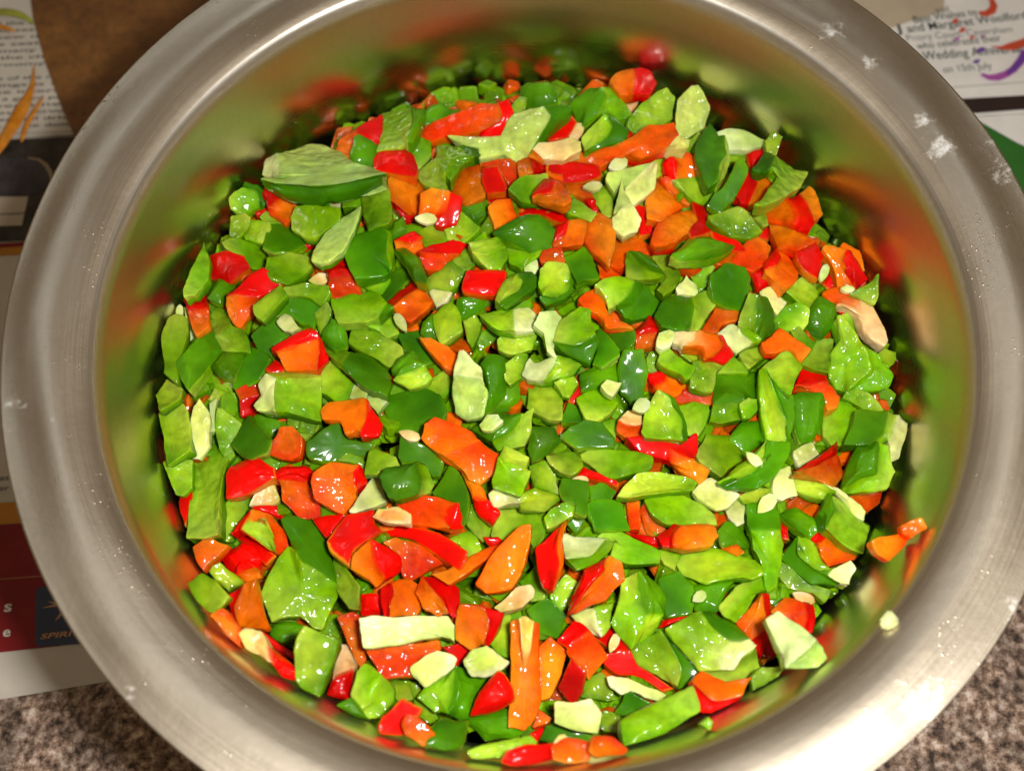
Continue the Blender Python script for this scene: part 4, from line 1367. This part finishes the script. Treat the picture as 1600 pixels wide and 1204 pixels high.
def tints(nv, faces, fm, me, rg, lo=.60, light=0.0):
    acc = np.zeros((nv, 3))
    cnt = np.zeros(nv)
    for f, m in zip(faces, fm):
        acc[list(f)] += TINT[CODES[m]]
        cnt[list(f)] += 1
    acc /= np.maximum(cnt, 1)[:, None]
    ed = np.empty(len(me.edges) * 2, int)
    me.edges.foreach_get('vertices', ed)
    ed = ed.reshape(-1, 2)
    deg = np.bincount(ed.reshape(-1), minlength=nv)
    for _ in range(14):
        s = np.zeros_like(acc)
        np.add.at(s, ed[:, 0], acc[ed[:, 1]])
        np.add.at(s, ed[:, 1], acc[ed[:, 0]])
        acc = acc * .5 + .5 * s / np.maximum(deg, 1)[:, None]
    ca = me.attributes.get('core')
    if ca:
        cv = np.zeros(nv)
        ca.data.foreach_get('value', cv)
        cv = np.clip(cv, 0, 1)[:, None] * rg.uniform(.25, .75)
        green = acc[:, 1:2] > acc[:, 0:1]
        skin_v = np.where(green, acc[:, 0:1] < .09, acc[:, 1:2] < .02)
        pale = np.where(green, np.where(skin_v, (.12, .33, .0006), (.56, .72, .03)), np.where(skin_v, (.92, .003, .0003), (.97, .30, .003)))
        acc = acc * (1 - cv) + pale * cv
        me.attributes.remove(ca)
    # flesh runs deep to pale, skin side to inner; curvature shading painted into skin
    xy = np.empty(nv * 3)
    me.vertices.foreach_get('co', xy)
    xy = xy.reshape(-1, 3)
    th = rg.uniform(0, 6.2832)
    t = xy[:, 0] * math.cos(th) + xy[:, 1] * math.sin(th)
    t = (t - t.min()) / max(1e-6, t.max() - t.min()) * 2 - 1
    k = rg.uniform(.40, .85)
    green = acc[:, 1:2] > acc[:, 0:1] * 1.12
    skin_v = np.where(green, acc[:, 0:1] < .11, acc[:, 1:2] < .02)
    pith_v = acc[:, 2:3] > .1
    deep = np.where(pith_v, (.42, .60, .05), np.where(green, np.where(skin_v, (.022, .120, .0004), (.060, .235, .0006)), np.where(skin_v, (.58, .0006, .0004), (.86, .012, .0004))))
    pale = np.where(pith_v, (.88, .90, .50), np.where(green, np.where(skin_v, (.12, .34, .001), (.60, .74, .09)), np.where(skin_v, (.90, .004, .0006), (.97, .34, .012))))
    w = (np.abs(t) ** 1.15)[:, None] * k
    acc = acc * (1 - w) + np.where(t[:, None] < 0, deep, pale) * w
    if light:
        lift = np.where(skin_v, 0, light)
        acc = acc * (1 - lift) + np.array((.70, .82, .30)) * lift
    v = rg.uniform(lo, 1.05)
    h = rg.uniform(-1, 1)
    acc = acc * v
    acc[:, 0] *= 1 + .14 * h if acc[:, 1].mean() > acc[:, 0].mean() else 1
    acc[:, 1] *= 1 - .12 * h if acc[:, 1].mean() <= acc[:, 0].mean() else 1
    return np.clip(acc, 0, .97)


def put_tint(me, t):
    a = me.attributes.new('tint', 'FLOAT_COLOR', 'POINT')
    buf = np.ones((len(me.vertices), 4), np.float32)
    buf[:, :3] = t
    a.data.foreach_set('color', buf.reshape(-1))


NAME = {'red': 'red_pepper_piece', 'green': 'green_pepper_piece', 'pith': 'pith_piece', 'cream': 'pith_piece'}
made = []
for i, (P, ob) in enumerate(zip(ALL, tmp)):
    me = bpy.data.meshes.new_from_object(ob.evaluated_get(DG), preserve_all_data_layers=True, depsgraph=DG)
    nv = len(me.vertices)
    coord = np.empty(nv * 3)
    nor = np.empty(nv * 3)
    me.vertices.foreach_get('co', coord)
    me.vertices.foreach_get('normal', nor)
    coord = coord.reshape(-1, 3)
    nor = nor.reshape(-1, 3)
    o0 = P['base']
    amp = 0.00012 if P['seed'] else 0.00050
    for k in range(nv):
        q = Vector(coord[k]) + o0
        d = noise.noise(q * 210) * amp + noise.noise(q * 900) * amp * .35
        coord[k] += nor[k] * d
    me.vertices.foreach_set('co', coord.reshape(-1))
    me.shade_smooth()
    me.update()
    faces = [tuple(p.vertices) for p in me.polygons]
    fm = [p.material_index for p in me.polygons]
    fam = P['family']
    tint = tints(nv, faces, fm, me, random.Random(50 + i), .80 if P['label'] else .55, .45 if P['label'] and P['family'] == 'green' and any(w in P['label'].split(' with ')[0].split(',')[0] for w in ('pale', 'whitish')) else 0.0)
    put_tint(me, tint)
    if fam in ('pith', 'cream'):
        nm = 'pepper_seed' if P['seed'] else NAME[fam]
        me.name = nm
        root = link(bpy.data.objects.new(nm, me))
        root.location = o0
    else:
        root = empty(NAME[fam], o0)
        me.name = 'flesh'
        link(bpy.data.objects.new('flesh', me), root)
        sk = sub_mesh('skin', coord, faces, fm, 'GR', .00012, tint)
        if sk:
            link(bpy.data.objects.new('skin', sk), root)
        pt = sub_mesh('pith', coord, faces, fm, 'pw', .00010, tint)
        if pt:
            link(bpy.data.objects.new('pith', pt), root)
    made.append((P, root))
for ob in tmp:
    m0 = ob.data
    bpy.data.objects.remove(ob)
    bpy.data.meshes.remove(m0)


# labels -------------------------------------------------------------
def describe(P):
    V, F = P['V'], P['F']
    A = np.array(V)
    ctr = A.mean(0)
    ev = np.linalg.eigvalsh(np.cov((A - ctr).T))
    asp = math.sqrt(max(ev[1], 1e-6) / max(ev[0], 1e-6))
    ar = P['area']
    size = 'tiny' if ar < 500 else 'small' if ar < 1500 else 'medium' if ar < 3000 else 'large'
    shape = 'strip' if asp > 2.2 else 'oblong piece' if asp > 1.5 else 'chunk'
    w = {}
    for code, _i, a in F:
        w[code] = w.get(code, 0) + a
    cs = sorted(w, key=lambda k: -w[k])
    main = cs[0]
    if P['family'] == 'green':
        if 'G' in w and len(cs) > 1:
            look = 'green %s showing dark skin and lime flesh' if main == 'G' else 'lime-green %s with a dark skin edge'
        else:
            look = {'G': 'dark-green %s, skin up', 'g': 'wet pale-green %s, inner side up', 'c': 'smooth lime-green %s, cut flesh up'}.get(main, 'green %s')
        if 'p' in w:
            look = 'lime-green %s with whitish pith'
    elif P['family'] == 'red':
        if 'R' in w and len(cs) > 1:
            look = 'red %s with an orange facet' if main == 'R' else 'orange %s with a red edge'
        else:
            look = {'R': 'bright red %s, skin up', 'o': 'orange %s, flesh up', 'r': 'wet red-orange %s, inner side up'}.get(main, 'red %s')
        if 'w' in w:
            look = 'red-orange %s with cream pith'
    elif P['seed']:
        look = 'whitish pepper seed' if P['family'] == 'pith' else 'cream pepper seed'
        return size + ' ' + look
    else:
        look = 'whitish pith %s' if P['family'] == 'pith' else 'cream pith %s'
    return size + ' ' + (look % shape if '%s' in look else look)


marks = [(P, r) for P, r in made if P['label']]


def short(s):
    for cut in (' with ', ' by the ', ' lying ', ' among ', ' leaning ', ' resting ', ' standing ', ', ', ' over ', ' bent ', ' tapering ', ' fading ', ' high ', ' stuck '):
        s = s.split(cut)[0]
    return s


def art(s):
    return s


KIND = {'red': 'pepper piece', 'green': 'pepper piece', 'pith': 'pith', 'cream': 'pith'}
GROUP = {'red': 'chopped red pepper in the pot', 'green': 'chopped green pepper in the pot', 'pith': 'pale pith bits in the pot', 'cream': 'pale pith bits in the pot'}
seen = {}
for P, r in made:
    if P['label']:
        lab = P['label']
        if len(lab.split()) < 4:
            lab += ' among the chopped peppers'
    else:
        d = describe(P)
        near = sorted(marks, key=lambda m: (m[0]['c'] - P['c']).length)
        wall = math.hypot(P['c'].x, P['c'].y) > .097
        cands = ['%s, next to the %s' % (d, short(near[k][0]['label'])) for k in range(2)]
        cands.append('%s, between the %s and the %s' % (d.split(',')[0], short(near[0][0]['label']), short(near[1][0]['label'])))
        cands = [c for c in cands if len(c.split()) <= 16] or ['%s, next to the %s' % (d.split(',')[0], ' '.join(short(near[0][0]['label']).split()[-3:]))]
        lab = next((c for c in cands[:1] if c not in seen), None) or next((c for c in cands if c not in seen), cands[0])
    seen[lab] = seen.get(lab, 0) + 1
    tag(r, lab, 'seed' if P['seed'] else KIND[P['family']], 'pepper seeds in the pot' if P['seed'] else GROUP[P['family']])


# crumb caught on the rim of the pot
def rim_crumb():
    pts = [(1368, 972), (1384, 953), (1401, 972), (1393, 982), (1378, 987)]
    zz = min((-.004 - .0002 * k for k in range(80)), key=lambda z: abs(at_z(1385, 970, z).xy.length - wall_r(z)))
    P = [at_z(x, y, zz) for x, y in pts]
    c = sum(P, Vector()) / len(P)
    me = bpy.data.meshes.new('pith_crumb')
    V = [p - c + Vector((0, 0, .0030)) for p in P] + [(p - c) * .9 - Vector((0, 0, .0004)) for p in P]
    n = len(P)
    F = [tuple(range(n))[::-1], tuple(range(n, 2 * n))] + [(k, (k + 1) % n, (k + 1) % n + n, k + n) for k in range(n)]
    me.from_pydata([tuple(v) for v in V], [], F)
    me.materials.append(pepper_mat('pith_crumb', (0.9, 0.9, 0.6), 0.5, 0.3, 0.4, 0.6, 420, 0.3, 150, (0.74, 0.80, 0.30)))
    bm = bmesh.new()
    bm.from_mesh(me)
    bmesh.ops.recalc_face_normals(bm, faces=bm.faces)
    bmesh.ops.bevel(bm, geom=list(bm.edges), offset=.0005, segments=2, affect='EDGES')
    bm.to_mesh(me)
    bm.free()
    me.shade_smooth()
    o = link(bpy.data.objects.new('pith_crumb', me))
    o.location = c
    tag(o, 'yellowish-white pith crumb stuck on the bright inner lip of the rim', 'pith', 'pale pith bits in the pot')


rim_crumb()


# everything below the top layer: too many and too hidden to count
def fill():
    bm = bmesh.new()
    bmesh.ops.create_cube(bm, size=1.0)
    bmesh.ops.bevel(bm, geom=list(bm.edges), offset=.14, segments=1, affect='EDGES')
    tv = np.array([tuple(v.co) for v in bm.verts])
    tf = [tuple(v.index for v in f.verts) for f in bm.faces]
    tn = [tuple(round(x, 2) for x in f.normal) for f in bm.faces]
    bm.free()
    rg = random.Random(5)
    V, F, M, T = [], [], [], []
    mats = [PM[c] for c in CODES]
    n = 0
    for k in range(3300):
        if k < 420:
            a = rg.uniform(0, 6.2832)
            rr = rg.uniform(.094, .1040)
            x, y = rr * math.cos(a), rr * math.sin(a)
            z = base_z(x, y) - rg.uniform(.0040, .0090) - max(0, y + .01) * .03
        elif k < 2300:
            a, rr = rg.uniform(0, 6.2832), math.sqrt(rg.random()) * .1045
            x, y = rr * math.cos(a), rr * math.sin(a)
            z = base_z(x, y) - rg.uniform(.0046, .0105) - max(0, rr - .085) * max(0, y) * 2.5
        else:
            a, rr = rg.uniform(0, 6.2832), math.sqrt(rg.random()) * .096
            x, y = rr * math.cos(a), rr * math.sin(a)
            z = rg.uniform(-.099, base_z(x, y) - .012)
        s = np.array([rg.uniform(.005, .011), rg.uniform(.004, .008), rg.uniform(.0025, .0048)]) if k < 2300 else np.array([rg.uniform(.009, .015), rg.uniform(.008, .012), rg.uniform(.004, .006)])
        e = Matrix.Rotation(rg.uniform(0, 6.28), 3, 'Z') @ Matrix.Rotation(rg.uniform(-.6, .6), 3, 'X') @ Matrix.Rotation(rg.uniform(-.6, .6), 3, 'Y')
        q = tv * s
        q = q * (1 + .12 * np.array([[rg.uniform(-1, 1) for _ in range(3)] for _ in range(len(tv))]))
        q = q @ np.array(e).T + np.array([x, y, z])
        r = np.hypot(q[:, 0], q[:, 1])
        lim = np.array([wall_r(zz) - .0006 for zz in q[:, 2]])
        sc = np.minimum(1, lim / r)
        q[:, 0] *= sc
        q[:, 1] *= sc
        red = rg.random() < (.30 + .15 * noise.noise(Vector((x * 30, y * 30, 7))))
        cs = ('R', 'o', 'r') if red else ('G', 'c', 'g')
        flip = rg.random() < .5
        vv = rg.uniform(.35, .85)  # darkened tint paints in the shade between the top pieces
        T += [tuple(x * vv for x in TINT[cs[1]])] * len(q)
        b0 = len(V)
        V += [tuple(v) for v in q]
        for f, nn in zip(tf, tn):
            F.append(tuple(i + b0 for i in f))
            up = nn[2] > .9 if not flip else nn[2] < -.9
            dn = nn[2] < -.9 if not flip else nn[2] > .9
            M.append(IDX[cs[0]] if up else IDX[cs[2]] if dn else IDX[cs[1]])
    me = bpy.data.meshes.new('chopped_pepper_fill')
    me.from_pydata(V, [], F)
    for m in mats:
        me.materials.append(m)
    me.polygons.foreach_set('material_index', M)
    me.update()
    put_tint(me, np.array(T))
    o = link(bpy.data.objects.new('chopped_pepper_fill', me))
    o['kind'] = 'stuff'
    tag(o, 'lower layers of chopped green and red pepper glimpsed between the top pieces', 'chopped peppers')


fill()
print('pieces', len(ALL), {k: sum(1 for P in ALL if P['family'] == k) for k in NAME}, 'labels', len(seen), 'shared', sum(1 for v in seen.values() if v > 1))
print('words', max((len(k.split()), k) for k in seen))
